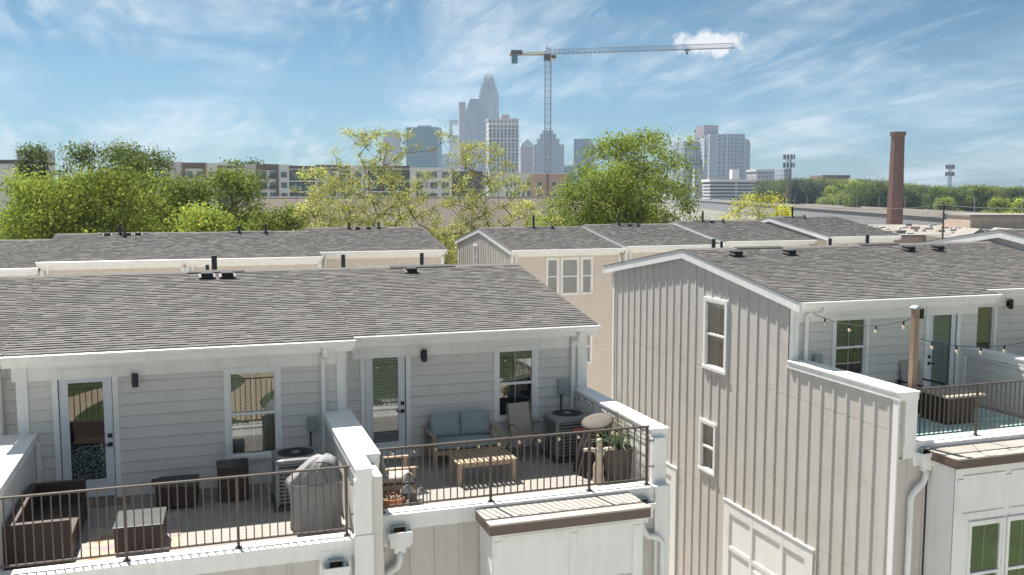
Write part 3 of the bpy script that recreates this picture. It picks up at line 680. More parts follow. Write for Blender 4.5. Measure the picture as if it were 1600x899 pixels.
# party wall between A and B: wide cap with a jog where B's terrace starts
mb = MB(); mb.box(2.06, 2.40, 13.2, 16.93, 0, 10.40); mb.box(2.40, 2.47, 13.93, 17.55, 9.0, 10.40); mb.build('party_wall', 'siding_grey', A)
mb = MB()
mb.prism([(2.0, 13.13), (2.26, 13.13), (2.26, 13.87), (2.50, 13.87), (2.50, 17.56), (2.44, 17.56), (2.44, 16.94), (2.0, 16.94)], 'z', 10.52, 10.55)
mb.prism([(2.012, 13.145), (2.248, 13.145), (2.248, 13.885), (2.488, 13.885), (2.488, 17.55), (2.44, 17.55), (2.44, 16.94), (2.012, 16.94)], 'z', 10.39, 10.52)
mb.build('wall_cap', 'cap_white', A)
mb = MB(); mb.box(1.985, 2.235, 13.155, 13.24, 9.56, 10.39); mb.box(1.97, 2.25, 13.14, 13.25, 0, 9.56); mb.build('end_post', 'white_trim', A)
mb = MB(); mb.box(2.262, 2.478, 13.90, 13.95, 9.56, 10.39); mb.build('end_post', 'white_trim', A)
leader_head(A, GA, 1.70, 9.12, [(1.70, .10, 8.85), (1.70, .10, 8.6), (1.80, .09, 8.4), (1.80, .08, 3)])
# B
door(B, FB, *doorB, 'R', 'clear', blind=1); window(B, FB, *winB, blind=.5); wall_light(B, FB, 4.02, 11.38, False)
for (a, b) in ((2.44, 2.56), (7.26, 7.47)):
    mb = MB(); FB.box(mb, a, b, -.02, .05, 10.50, zeB - .21); mb.build('corner_board', 'white_trim', B)
downspout(B, [(7.16, 17.18, 11.74), (7.16, 17.22, 11.6), (7.14, 17.5, 11.52), (7.14, 17.53, 11.42), (7.14, 17.53, 9.4)])
mb = MB(); FB.box(mb, 6.82, 7.02, 0, .11, 10.42, 10.72); bx = mb.build('disconnect_box', 'box_grey', B, bevel=.01); mb = MB(); mb.tube([(6.9, 17.55, 10.42), (6.9, 17.55, 9.95), (6.84, 17.4, 9.7)], .018, 6); mb.build('conduit', 'pipe_grey', bx)
parapet(B, 7.17, 7.52, 14.06, 17.56, 9.0, 10.50)
siding(B, Face('x', 7.20, -1), 14.2, 17.5, 9.4, 10.33, [], 'siding_grey', .2)
mb = MB(); mb.box(7.175, 7.43, 13.99, 14.10, 9.56, 10.35); mb.box(7.16, 7.45, 13.84, 14.09, 0, 9.56); mb.build('end_post', 'white_trim', B)
leader_head(B, GB, 2.76, 9.28, [(2.76, .10, 9.0), (2.76, .10, 8.86), (2.72, .10, 8.76), (2.55, .10, 8.66), (2.50, .10, 8.56), (2.50, .10, 3)])
leader_head(B, GB, 6.90, 9.28, [(6.90, .10, 9.0), (6.92, .10, 8.84), (7.0, .10, 8.74), (7.18, .10, 8.70), (7.28, .10, 8.6), (7.29, .10, 3)])
# bay below B's railing
mb = MB(); mb.box(4.07, 6.62, 13.2, 13.86, 0, 9.34); mb.build('bay_wall', 'white_panel', B)
mb = MB(); mb.box(4.0, 6.69, 13.08, 13.86, 9.34, 9.49); mb.build('bay_fascia', 'bay_brown', B)
mb = MB(); mb.box(4.0, 6.69, 13.06, 13.86, 9.49, 9.505); mb.box(4.0, 6.69, 13.06, 13.14, 9.505, 9.52); mb.build('bay_roof', 'bay_roof', B)
def panel_frames(parent, F, us, zs, w_, d=.022, m_='white_trim'):
    """flat trim boards that frame recessed panels"""
    for u in us:
        mb = MB(); F.box(mb, u - w_ / 2, u + w_ / 2, 0, d, zs[0], zs[-1]); mb.build('panel_stile', m_, parent)
    for z in zs:
        for a, b in zip(us[:-1], us[1:]):
            mb = MB(); F.box(mb, a + w_ / 2, b - w_ / 2, 0, d - .002, z - w_ / 2, z + w_ / 2); mb.build('panel_rail', m_, parent)
panel_frames(B, Face('y', 13.2), [4.16, 5.42, 6.50], [6.4, 7.6, 8.32, 9.20], .14)
mb = MB(); Face('y', 13.2).box(mb, 4.07, 6.62, 0, .014, 9.06, 9.34); mb.build('panel_rail', 'white_trim', B)
# right house front
window(Rr, FR_, *winR, blind=.52); door(Rr, FR_, *doorR, 'L', 'clear', blind=1); wall_light(Rr, FR_, 15.40, 11.80, False)
window(R2, FR2, 17.55, 18.30, 10.0, 11.93, split=False, mull=False); wall_light(R2, FR2, 18.62, 11.82)
mb = MB(); FR2.box(mb, 17.66, 18.19, -.12, -.06, 9.8, 11.75); mb.build('brown_door', 'post_wood', R2)
mb = MB(); mb.box(12.0, 12.10, 17.06, 17.13, 10.80, zeR - .2); mb.box(12.10, 12.2, 17.03, 17.08, 10.80, zeR - .2); mb.build('corner_board', 'white_trim', Rr)
downspout(Rr, [(12.52, 16.56, 12.10), (12.5, 16.62, 11.98), (12.40, 16.88, 11.95), (12.38, 17.0, 11.85), (12.38, 17.02, 9.7)])
mb = MB(); FR_.box(mb, 12.60, 12.80, 0, .12, 10.72, 11.0); mb.build('disconnect_box', 'box_grey', Rr, bevel=.01)
for P_, (a, b) in ((Rr, (12.0, 12.38)),):
    mb = MB(); mb.box(12.05, 12.35, 13.72, 17.05, zdR - .3, 10.75); mb.build('party_wall', 'siding_grey', P_)
    mb = MB(); mb.box(11.94, 12.40, 13.60, 17.06, 10.87, 10.90); mb.box(11.955, 12.385, 13.615, 17.055, 10.74, 10.87); mb.build('wall_cap', 'cap_white', P_)
    mb = MB(); mb.box(12.11, 12.37, 13.625, 13.72, 9.885, 10.74); mb.build('end_post', 'white_panel', P_)
parapet(R2, 16.78, 17.16, 14.2, 17.66, 9.4, 10.92)
mb = MB(); mb.box(16.745, 16.79, 17.0, 17.09, 9.7, 10.76); mb.build('corner_trim', 'white_trim', R2)
siding(R2, Face('x', 16.81, -1), 14.3, 17.0, 9.68, 10.75, [], 'siding_grey', .2)
leader_head(Rr, GR, 12.58, 9.70, [(12.58, .10, 9.42), (12.58, .10, 9.28), (12.52, .10, 9.16), (12.36, .10, 9.04), (12.26, .10, 8.92), (12.25, .10, 3)])
# right house bay with blinds behind its windows
mb = MB(); GRb = Face('y', 12.98)
for (a0, a1, b0, b1) in rects_minus((12.70, 17.0, 0, 9.62), [(13.03, 13.86, 6.6, 8.56), (13.92, 14.75, 6.6, 8.56)]): GRb.box(mb, a0, a1, -.03, 0, b0, b1)
mb.box(12.70, 12.74, 13.0, 13.66, 0, 9.62); mb.box(12.74, 17.0, 13.5, 13.66, 0, 9.62); mb.build('bay_wall', 'white_panel', Rr)
mb = MB(); mb.box(12.60, 17.06, 12.86, 13.66, 9.62, 9.78); mb.build('bay_fascia', 'bay_brown', Rr)
mb = MB(); mb.box(12.60, 17.06, 12.84, 13.66, 9.78, 9.795); mb.box(12.60, 17.06, 12.84, 12.92, 9.795, 9.81); mb.build('bay_roof', 'bay_roof', Rr)
for a in (13.02, 13.91): window(Rr, GRb, a, a + .85, 6.58, 8.58, trim=.06, blind=1, mull=True, bm='blind_dark', ground='glass_bay')
panel_frames(Rr, GRb, [12.79, 13.89, 15.1], [8.68, 9.38], .13)
# --- the tall board and batten side wall
FS = Face('x', 12.0, -1)
def roofline(y): return (zeR + (13.03 - zeR) * (y - 16.62) / (21.75 - 16.62) if y < 21.75 else zeR + (13.03 - zeR) * (26.75 - y) / (26.75 - 21.75)) - .13
holes = [sideW, sideS]
for (z0, z1) in ((0, 7.12), (7.128, 10.12), (10.128, 11.9)):
    mb = MB()
    for (a0, a1, b0, b1) in rects_minus((17.08 if z0 > 10 else 13.66, 26.15, z0, z1), holes): FS.box(mb, a0, a1, -.03, 0, b0, b1)
    if z0 == 7.128: pass
    mb.build('wall_panel', 'batten_grey', Rr)
mb = MB(); FS.box(mb, 13.66, 17.08, -.03, 0, 10.128, 10.75); mb.build('wall_panel', 'batten_grey', Rr)
mb = MB(); mb.prism([(17.08, 11.9), (26.15, 11.9), (26.15, roofline(26.15)), (21.75, roofline(21.75)), (17.08, roofline(17.08))], 'x', 12.0, 12.03); mb.build('gable_panel', 'batten_grey', Rr)
battens(Rr, FS, 13.9, 17.0, .40, 2.0, 10.74, holes + [(16.0, 19.51, 0, 7.04), (21.95, 24.6, 0, 7.1)], 'batten_grey')
battens(Rr, FS, 17.1, 26.1, .40, 2.0, roofline, [(a - .0, b + .0, c_ - .02, d) for a, b, c_, d in holes] + [(16.0, 19.51, 0, 7.04), (21.95, 24.6, 0, 7.1)], 'batten_grey')
window(Rr, FS, *sideW, trim=.10, blind=.6); window(Rr, FS, *sideS, trim=.085, curtain=.45)
mb = MB(); FS.box(mb, 26.06, 26.17, 0, .03, 2, 11.95); mb.build('corner_board', 'white_trim', Rr)
mb = MB(); FS.box(mb, 13.66, 13.80, .002, .03, 0, 10.74); mb.build('corner_board', 'white_trim', Rr)
for (y0, y1, zt, mull) in ((16.0, 19.51, 7.04, [17.10, 18.30]), (21.95, 24.6, 7.10, [23.2])):
    mb = MB(); FS.box(mb, y0, y1, 0, .008, 2, zt); mb.build('panel_field', 'white_panel', Rr)
    ys = [y0 + .13] + mull + [y1 - .13]
    for u in ys:
        wd = .26 if u in (ys[0], ys[-1]) else .10
        mb = MB(); FS.box(mb, u - wd / 2, u + wd / 2, .008, .035, 2, zt); mb.build('panel_stile', 'white_trim', Rr)
    for z, hh in ((zt - .14, .28), (5.92, .10), (4.9, .10)):
        for a, b in zip(ys[:-1], ys[1:]):
            wa = .13 if a == ys[0] else .05; wb = .13 if b == ys[-1] else .05
            mb = MB(); FS.box(mb, a + wa, b - wb, .008, .033, z - hh / 2, z + hh / 2); mb.build('panel_rail', 'white_trim', Rr)
    mb = MB(); FS.box(mb, y0 - .02, y1 + .02, 0, .05, zt, zt + .025); mb.build('drip_cap', 'white_trim', Rr)
window(Rr, Face('x', 11.99, -1), 17.22, 18.16, 4.2, 5.75, trim=.06, detail=False)
# roof furniture of the front rows
for x in (.10, .52): box_vent(A, x, 21.2, 12.70)
ridge_vent(A, -.3, .9, 21.7, 12.76); pipe(A, .28, 22.9, 12.5, 13.05, .065); pipe(A, .12, 22.6, 12.55, 12.86, .04)
box_vent(B, 4.72, 21.8, 12.64); ridge_vent(B, 4.3, 5.9, 22.3, 12.71); pipe(B, 5.35, 23.4, 12.5, 12.98, .05); pipe(B, 3.35, 23.4, 12.5, 12.98, .05)
for x in (13.0, 14.6): box_vent(Rr, x, 20.9, 12.93)
ridge_vent(Rr, 13.5, 14.9, 21.75, 13.03); pipe(Rr, 13.35, 22.6, 12.85, 13.25, .055); pipe(Rr, 13.6, 22.6, 12.85, 13.18, .04)
for x in (18.6, 19.6): box_vent(R2, x, 21.1, 12.94)
ridge_vent(R2, 17.6, 18.9, 21.95, 13.04); pipe(R2, 17.3, 22.8, 12.85, 13.2, .05); pipe(R2, 18.6, 22.8, 12.85, 13.28, .055)

# railings
railing('railing', 'bronze metal railing in front of the brown wicker furniture', -2.68, 1.96, 13.40, 9.50, 10.54, [-1.10, .37, 1.90], wall_end=(1.96, 2.07))
railing('railing', 'bronze metal railing hung with bulbs in front of the teak furniture', 2.50, 7.12, 14.02, 9.56, 10.58, [2.53, 4.30, 6.02, 7.08], wall_end=(7.12, 7.2))
railing('railing', 'bronze metal railing along the teal rug terrace at right', 12.42, 16.76, 13.88, 9.88, 10.88, [12.45, 14.0, 15.5], group='terrace railings')

# ------------------------------------------------------------------ furniture on the wicker terrace (A)
def wicker_box(name, label, cat, c, w_, d, h, rzd=0, glass=False, lip=.012, group=None):
    t = thing(name, label, cat, c, R(rzd), group, local=True)
    mb = MB(); mb.box(-w_ / 2, w_ / 2, -d / 2, d / 2, .03, h - .02); mb.build('woven_body', 'wicker', t, bevel=.012)
    mb = MB(); mb.box(-w_ / 2 - lip, w_ / 2 + lip, -d / 2 - lip, d / 2 + lip, h - .02, h); mb.build('top', 'table_glass' if glass else 'wicker_dark', t, bevel=.006)
    for sx in (-1, 1):
        for sy in (-1, 1):
            mb = MB(); mb.box(sx * (w_ / 2 - .06), sx * (w_ / 2 - .02), sy * (d / 2 - .06), sy * (d / 2 - .02), 0, .03); mb.build('foot', 'black_metal', t)
    return t
zA = zdA
sf = thing('wicker_sofa', 'deep brown wicker loveseat with high arms against the left party wall', 'sofa', (-2.26, 14.92, zA), 0, local=True)
w_, d, h = .80, 2.0, .68     # x depth, y length
mb = MB(); mb.box(-w_ / 2, -w_ / 2 + .11, -d / 2, d / 2, .03, h); mb.build('backrest', 'wicker', sf, bevel=.015)
for y in (-d / 2, d / 2 - .10):
    mb = MB(); mb.box(-w_ / 2 + .11, w_ / 2, y, y + .10, .03, h); mb.build('arm', 'wicker', sf, bevel=.015)
mb = MB(); mb.box(-w_ / 2 + .11, w_ / 2 - .02, -d / 2 + .10, d / 2 - .10, .03, .34); mb.build('seat', 'wicker', sf, bevel=.012)
for x in (-.34, .34):
    for y in (-.92, .92): mb = MB(); mb.box(x - .03, x + .03, y - .03, y + .03, 0, .03); mb.build('foot', 'black_metal', sf)
rg = MB(); rg.box(-1.76, -.44, 13.75, 15.84, zA, zA + .008); tag(rg.build('rug', 'rug_warm'), 'small rug patterned in orange, cream and purple under the wicker ottoman', 'rug')
wicker_box('wicker_ottoman', 'square wicker coffee table with pale glass top on the orange rug', 'coffee table', (-.98, 14.50, zA + .008), .66, .72, .42, -2, True)
wicker_box('wicker_chest', 'low wide dark wicker box set back near the wall, left of the tall one', 'wicker box', (-.50, 16.32, zA), .64, .66, .38, -3)
wicker_box('wicker_stand', 'tall narrow dark wicker stand below the window with curtains', 'wicker stand', (.39, 16.34, zA), .50, .50, .60, 0)
mb = MB(); mb.box(-1.88, -1.30, 16.52, 16.92, zA, zA + .018); tag(mb.build('door_mat', 'mat_brown', bevel=.006), 'worn brown mat in front of the frosted terrace door', 'mat')
ac_unit((1.40, 15.72, zA), 'grey condenser unit standing behind the covered grill')
def cover(name, label, cat, c, rzd, rows, m_, n=40, fold=.02, seed=3, lobes=9):
    """draped cloth: stacked rounded rectangles (z, half x, half y, dx, dy) with folds that grow downwards"""
    rnd = random.Random(seed); ph = [rnd.uniform(0, 6.28) for _ in range(4)]; rings = []
    zt = rows[-1][0]
    for (z, hx, hy, dx, dy) in rows:
        ring = []
        for j in range(n):
            a = 2 * math.pi * j / n; ca, sa = math.cos(a), math.sin(a); p = 3.2
            k = (abs(ca) ** p + abs(sa) ** p) ** (-1 / p); dep = (1 - z / zt)
            f = 1 + fold / max(hx, .05) * (.25 + dep) * (1 - 2 * abs(math.sin(lobes * .5 * a + ph[0] + z * .8)) ** .6 + .5 * math.sin((lobes * 2 + 1) * a + ph[1] - z * 3))
            ring.append((dx + hx * k * ca * f, dy + hy * k * sa * f, z + (.012 * math.sin(5 * a + ph[2]) if 0 < z < zt else 0)))
        rings.append(ring)
    mb = MB(); mb.loft(rings); t = thing(name, label, cat, c, R(rzd), None, local=True)
    mb.build('cloth', m_, t, smooth=True); return t
gc = cover('covered_grill', 'barbecue grill wrapped in a loose grey cover by the railing', 'covered grill', (1.57, 14.42, zA), -8,
      [(.0, .36, .29, 0, 0), (.03, .37, .30, 0, 0), (.30, .38, .30, 0, 0), (.60, .40, .31, 0, 0), (.74, .43, .32, -.01, 0), (.80, .42, .31, 0, 0), (.92, .32, .28, .04, .01), (1.02, .25, .24, .09, .02), (1.09, .20, .19, .12, .02), (1.13, .12, .11, .13, .02), (1.14, .02, .02, .13, .02)], 'grill_cover', fold=.030, lobes=7, n=72)
mb = MB(); mb.tube([(.02, -.20, 1.09), (.14, -.22, 1.10), (.26, -.18, 1.04), (.30, -.10, 1.0)], .008, 6); mb.tube([(.08, -.25, 1.05), (.16, -.30, .92), (.2, -.33, .8)], .006, 6); mb.build('drawstring', 'cover_black', gc)
mb = MB(); mb.tube([(-.36, -.29, .80), (-.30, -.32, .77), (0, -.335, .76), (.3, -.33, .77), (.42, -.3, .8)], .007, 6); mb.build('seam', 'grill_cover', gc)

# ------------------------------------------------------------------ furniture on the teak terrace (B)
zB = zdB
def cushion(parent, c, dims, m_, rx=0, rz_=0, name='cushion'):
    mb = MB(); n = 10; dx, dy, dz = dims
    Mx = T(*c) @ Matrix.Rotation(R(rz_), 4, 'Z') @ Matrix.Rotation(R(rx), 4, 'X')
    # pillow: two bulged grids
    def P(i, j, s_):
        u, v = i / n * 2 - 1, j / n * 2 - 1; bul = (1 - u ** 4) * (1 - v ** 4); k = 1 - .04 * (1 - (1 - u * u) * .5)
        return (u * dx / 2, v * dy / 2, s_ * dz / 2 * (.35 + .65 * bul ** .5))
    vs = [P(i, j, s_) for s_ in (-1, 1) for i in range(n + 1) for j in range(n + 1)]; m1 = (n + 1) ** 2; fs = []
    for i in range(n):
        for j in range(n):
            a = i * (n + 1) + j; fs.append((a, a + 1, a + n + 2, a + n + 1)); fs.append((m1 + a, m1 + a + n + 1, m1 + a + n + 2, m1 + a + 1))
    for i in range(n):
        for (a, b) in ((i * (n + 1), (i + 1) * (n + 1)), ((i + 1) * (n + 1) + n, i * (n + 1) + n)): fs.append((a, b, m1 + b, m1 + a))
        for (a, b) in ((i + 1, i), (n * (n + 1) + i, n * (n + 1) + i + 1)): fs.append((a, b, m1 + b, m1 + a))
    mb.add(vs, fs, None, Mx); return mb.build(name, m_, parent, smooth=True)
def teak_seat(name, label, cat, c, rzd, w_, d, n_cush, seat_m, back_m, back_cushions=True):
    t = thing(name, label, cat, c, R(rzd), None, local=True); h = .60
    for sx in (-1, 1):
        for y, hh in ((-d / 2, h - .03), (d / 2 - .06, h - .03)):
            mb = MB(); mb.box(sx * w_ / 2, sx * (w_ / 2 - .055), y, y + .06, 0, hh); mb.build('leg', 'teak', t, bevel=.006)
        mb = MB(); mb.box(sx * (w_ / 2 + .008), sx * (w_ / 2 - .068), -d / 2 - .02, d / 2 + .02, h - .03, h); mb.build('arm', 'teak', t, bevel=.006)
        mb = MB(); mb.box(sx * (w_ / 2 - .01), sx * (w_ / 2 - .04), -d / 2 + .06, d / 2 - .06, .24, .31); mb.build('side_rail', 'teak', t)
    mb = MB(); mb.box(-w_ / 2 + .055, w_ / 2 - .055, -d / 2 + .005, -d / 2 + .035, .23, .31); mb.build('front_rail', 'teak', t)
    for i in range(3):
        mb = MB(); z = .36 + i * .15; mb.box(-w_ / 2 + .055, w_ / 2 - .055, d / 2 - .05, d / 2 - .03, z, z + .07); mb.build('back_slat', 'teak', t)
    for i in range(6):
        y = -d / 2 + .06 + i * (d - .12) / 6; mb = MB(); mb.box(-w_ / 2 + .05, w_ / 2 - .05, y, y + .07, .29, .308); mb.build('seat_slat', 'teak', t)
    cushion(t, (0, -.02, .375), (w_ - .13, d - .08, .15), seat_m, name='seat_cushion')
    cw = (w_ - .15) / n_cush
    if back_cushions:
        for i in range(n_cush): cushion(t, (-w_ / 2 + .075 + cw * (i + .5), d / 2 - .15, .66), (cw - .01, .46, .17), back_m, 74, random.uniform(-2, 2), name='back_cushion')
    return t
teak_seat('loveseat', 'wooden loveseat with blue grey cushions against the siding', 'loveseat', (4.68, 17.08, zB), 0, 1.36, .74, 2, 'cushion_blue', 'cushion_blue')
ar = teak_seat('armchair', 'wooden armchair with beige cushion partly hidden behind the party wall', 'armchair', (2.92, 15.32, zB), 90, .78, .74, 1, 'cushion_beige', 'cushion_blue')
tb = thing('slatted_table', 'low wooden slatted coffee table in the middle of the teak terrace', 'coffee table', (4.70, 15.84, zB), R(1), None, local=True)
for sx in (-1, 1):
    for sy in (-1, 1): mb = MB(); mb.box(sx * .54, sx * .47, sy * .31, sy * .24, 0, .385); mb.build('leg', 'teak', tb, bevel=.005)
for sy in (-1, 1): mb = MB(); mb.box(-.47, .47, sy * .305, sy * .275, .315, .385); mb.build('long_rail', 'teak', tb)
for sx in (-1, 1): mb = MB(); mb.box(sx * .535, sx * .505, -.24, .24, .315, .385); mb.build('short_rail', 'teak', tb)
for i in range(13): x = -.55 + i * (1.10 - .062) / 12; mb = MB(); mb.box(x, x + .062, -.33, .33, .386, .410); mb.build('slat', 'teak', tb, bevel=.004)
# sling chair
ch = thing('sling_chair', 'beige sling patio chair with curved metal arms beside the condenser', 'patio chair', (5.96, 17.02, zB), R(8), None, local=True)
mb = MB(); mb.add([(-.24, -.26, .40), (.24, -.26, .40), (.24, .02, .36), (-.24, .02, .36), (.24, .22, .38), (-.24, .22, .38)], [(0, 1, 2, 3), (3, 2, 4, 5)]); o = mb.build('seat', 'sling', ch); o.modifiers.new('s', 'SOLIDIFY').thickness = .012
mb = MB(); mb.add([(-.23, .22, .40), (.23, .22, .40), (.23, .36, .98), (-.23, .36, .98)], [(0, 1, 2, 3)]); o = mb.build('backrest', 'sling', ch); o.modifiers.new('s', 'SOLIDIFY').thickness = .014
for sx in (-1, 1):
    x = sx * .26
    mb = MB(); mb.tube([(x, -.27, .40), (x, .02, .36), (x, .22, .39), (x, .37, .99)], .016, 8); mb.build('back_frame', 'chair_frame', ch, smooth=True)
    mb = MB(); mb.tube([(x * 1.12, -.33, 0), (x * 1.12, -.31, .3), (x * 1.14, -.29, .55), (x * 1.14, -.22, .63), (x * 1.14, -.05, .65), (x * 1.12, .15, .60), (x * 1.05, .27, .52)], .017, 8); mb.build('arm', 'chair_frame', ch, smooth=True)
    mb = MB(); mb.tube([(x * 1.12, .38, 0), (x * 1.1, .2, .22), (x * 1.04, .0, .36)], .016, 8); mb.build('leg', 'chair_frame', ch, smooth=True)
ac_unit((6.68, 16.66, zB), 'grey condenser unit in the corner of the teak terrace', 0)
# draped fire bowl with a faded round lid cover
cv = cover('covered_stove', 'black draped cover with a faded tan round top in front of the condenser', 'covered stove', (6.72, 15.50, zB), 0,
      [(.0, .30, .28, 0, 0), (.04, .31, .28, 0, 0), (.3, .27, .25, 0, 0), (.55, .23, .21, .01, 0), (.75, .19, .17, .03, 0), (.90, .15, .14, .06, .0), (.94, .03, .03, .06, 0)], 'cover_black', fold=.026, seed=8, n=64)
mb = MB(); mb.lathe([(.02, -.05), (.20, -.045), (.31, -.015), (.33, .012), (.27, .05), (.12, .075), (.02, .08)], n=28, Mx=T(.08, -.04, .96) @ Matrix.Rotation(R(13), 4, 'X') @ Matrix.Rotation(R(-14), 4, 'Y') @ Matrix.Scale(.92, 4)); mb.build('tan_top', 'cover_tan', cv, smooth=True)
rings = []
for i in range(7):
    z = .92 - i * .085; r_ = .30 - .012 * i
    rings.append([(.10 + (r_ + .012 * math.sin(7 * a)) * math.cos(a) * (1 - .03 * i), -.02 + (r_ + .012 * math.sin(7 * a)) * math.sin(a) * .85, z) for a in np.linspace(-.9, 1.1, 14)])
mb = MB(); n = 14; vs = [p for r_ in rings for p in r_]; mb.add(vs, [(i * n + j, i * n + j + 1, (i + 1) * n + j + 1, (i + 1) * n + j) for i in range(6) for j in range(n - 1)]); mb.build('hanging_flap', 'cover_tan', cv, smooth=True)
for (a, b) in (((-.16, -.20, .86), (-.40, -.28, .06)), ((-.06, -.22, .86), (-.24, -.32, .04))): mb = MB(); mb.tube([a, b], .011, 6); mb.build('pole', 'cover_tan', cv)
# stone figure
st = thing('garden_statue', 'weathered stone garden figure with outspread arms beside the tall planter', 'statue', (6.54, 14.80, zB), R(-10), None, local=True); st.scale = (1.12, 1.12, 1.0)
mb = MB(); mb.lathe([(.085, 0), (.09, .02), (.085, .10), (.075, .18), (.08, .26), (.085, .33), (.075, .40), (.055, .46), (.07, .52), (.088, .58), (.082, .64), (.05, .69), (.032, .72), (.045, .75), (.05, .79), (.04, .835), (.015, .85)], n=18)
v2 = []
for (x, y, z) in mb.v: v2.append((x * (1 + .12 * math.sin(9 * z)), y * .8 + .03 * math.sin(7 * z), z))
mb.v = v2; mb.tube([(-.05, 0, .62), (-.12, -.02, .66), (-.22, -.03, .66), (-.27, -.03, .65)], .04, 8, r2=.026); mb.tube([(.05, 0, .62), (.12, -.01, .655), (.22, -.01, .665), (.27, 0, .65)], .04, 8, r2=.026); mb.build('figure', 'stone', st, smooth=True)
mb = MB(); mb.cbox((0, 0, .015), (.22, .2, .03)); mb.build('plinth', 'stone', st, bevel=.006)
# tall planter
def blade(mb, base, yaw, lean, L, w_, droop):
    pts = []; n = 6
    for i in range(n + 1):
        s_ = i / n; r_ = L * s_ * math.sin(lean) + droop * s_ ** 2 * .5; z = L * s_ * math.cos(lean) - droop * s_ ** 2.5
        pts.append((r_, z, w_ * (1 - s_ ** 2) + .001))
    vs = []
    for r_, z, ww in pts:
        for sd in (-1, 1): vs.append((base[0] + r_ * math.cos(yaw) - sd * ww / 2 * math.sin(yaw), base[1] + r_ * math.sin(yaw) + sd * ww / 2 * math.cos(yaw), base[2] + z))
    mb.add(vs, [(2 * i, 2 * i + 1, 2 * i + 3, 2 * i + 2) for i in range(n)])
pl = thing('tall_planter', 'tall tapered dark planter with spiky leaves and dry reeds at railing corner', 'planter', (6.98, 14.98, zB), R(4), None, local=True)
s0, s1, hp = .145, .215, .62
mb = MB(); mb.loft([[(-s0, -s0, 0), (s0, -s0, 0), (s0, s0, 0), (-s0, s0, 0)], [(-s1, -s1, hp), (s1, -s1, hp), (s1, s1, hp), (-s1, s1, hp)], [(-s1 + .03, -s1 + .03, hp), (s1 - .03, -s1 + .03, hp), (s1 - .03, s1 - .03, hp), (-s1 + .03, s1 - .03, hp)], [(-s1 + .04, -s1 + .04, hp - .06), (s1 - .04, -s1 + .04, hp - .06), (s1 - .04, s1 - .04, hp - .06), (-s1 + .04, s1 - .04, hp - .06)]]); mb.build('pot', 'planter_grey', pl, bevel=.008)
mb = MB(); mb.box(-.17, .17, -.17, .17, hp - .065, hp - .055); mb.build('soil', 'soil', pl)
random.seed(5); mb = MB()
for i in range(70): blade(mb, (random.uniform(-.1, .1), random.uniform(-.1, .1), hp - .06), random.uniform(0, 6.28), random.uniform(.1, .85), random.uniform(.40, .70), .032, random.uniform(0, .35))
mb.build('spiky_leaves', 'leaf_spike', pl)
mb = MB()
for i in range(16):
    a = random.uniform(0, 6.28); e = random.uniform(.05, .25); b0 = (random.uniform(-.08, .08), random.uniform(-.08, .08)); mb.tube([(b0[0], b0[1], hp - .06), (b0[0] + e * .4 * math.cos(a), b0[1] + e * .4 * math.sin(a), hp + .5), (b0[0] + e * math.cos(a), b0[1] + e * math.sin(a), hp + random.uniform(.75, 1.05))], .0045, 5, r2=.002)
mb.build('dry_reeds', 'reed', pl)
mb = MB()
for i in range(12):
    a = random.uniform(0, 6.28); q = random.uniform(.02, .16); b0 = Vector((q * math.cos(a) + .03, q * math.sin(a), hp + random.uniform(.12, .34))); mb.tube([b0, b0 + Vector((.015, 0, .08)), b0 + Vector((.02, 0, .2))], .03, 7, r2=.004)
mb.build('plumes', 'plume', pl)
# lanterns and terracotta pot
def lantern(label, c, s_, rzd=0):
    t = thing('lantern', label, 'lantern', c, R(rzd), 'metal lanterns by the wooden armchair', local=True); w_ = .085 * s_; h = .26 * s_
    mb = MB(); mb.box(-w_ - .01, w_ + .01, -w_ - .01, w_ + .01, 0, .02); mb.build('base', 'lantern', t)
    for sx in (-1, 1):
        for sy in (-1, 1): mb = MB(); mb.box(sx * w_, sx * (w_ - .012), sy * w_, sy * (w_ - .012), .02, h); mb.build('corner_post', 'lantern', t)
    q = w_ + .025; r_ = .022
    mb = MB(); mb.loft([[(-q, -q, h), (q, -q, h), (q, q, h), (-q, q, h)], [(-q, -q, h + .012), (q, -q, h + .012), (q, q, h + .012), (-q, q, h + .012)], [(-r_, -r_, h + .10 * s_), (r_, -r_, h + .10 * s_), (r_, r_, h + .10 * s_), (-r_, r_, h + .10 * s_)]]); mb.build('roof', 'lantern', t)
    mb = MB(); mb.tube([(.028 * math.cos(a), 0, h + .10 * s_ + .022 + .028 * math.sin(a)) for a in np.linspace(0, 6.28, 13)], .004, 5); mb.build('ring', 'lantern', t)
    mb = MB(); mb.lathe([(.03, .02), (.03, h * .55), (.004, h * .56)], n=12); mb.build('candle', 'candle', t)
lantern('tallest of the three metal lanterns, standing behind the other two', (3.17, 15.02, zB), 1.35, 5)
lantern('metal lantern between the clay pot and the smallest lantern', (3.07, 14.66, zB), 1.1, -8)
lantern('smallest metal lantern, farthest right of the three', (3.30, 14.66, zB), .92, 14)
pt = thing('clay_pot', 'orange terracotta pot with dry plants in the corner by the party wall', 'flower pot', (2.80, 14.60, zB), 0, None, local=True)
mb = MB(); mb.lathe([(.15, 0), (.20, .20), (.215, .20), (.215, .25), (.19, .25), (.185, .21)], n=24); mb.build('pot', 'terracotta', pt, smooth=False)
mb = MB(); mb.lathe([(.185, .2), (.186, .215)], n=20); mb.build('soil', 'soil', pt)
mb = MB()
for i in range(40): blade(mb, (random.uniform(-.12, .12), random.uniform(-.12, .12), .21), random.uniform(0, 6.28), random.uniform(.2, 1.2), random.uniform(.08, .2), .02, .05)
mb.build('plants', 'reed', pt)
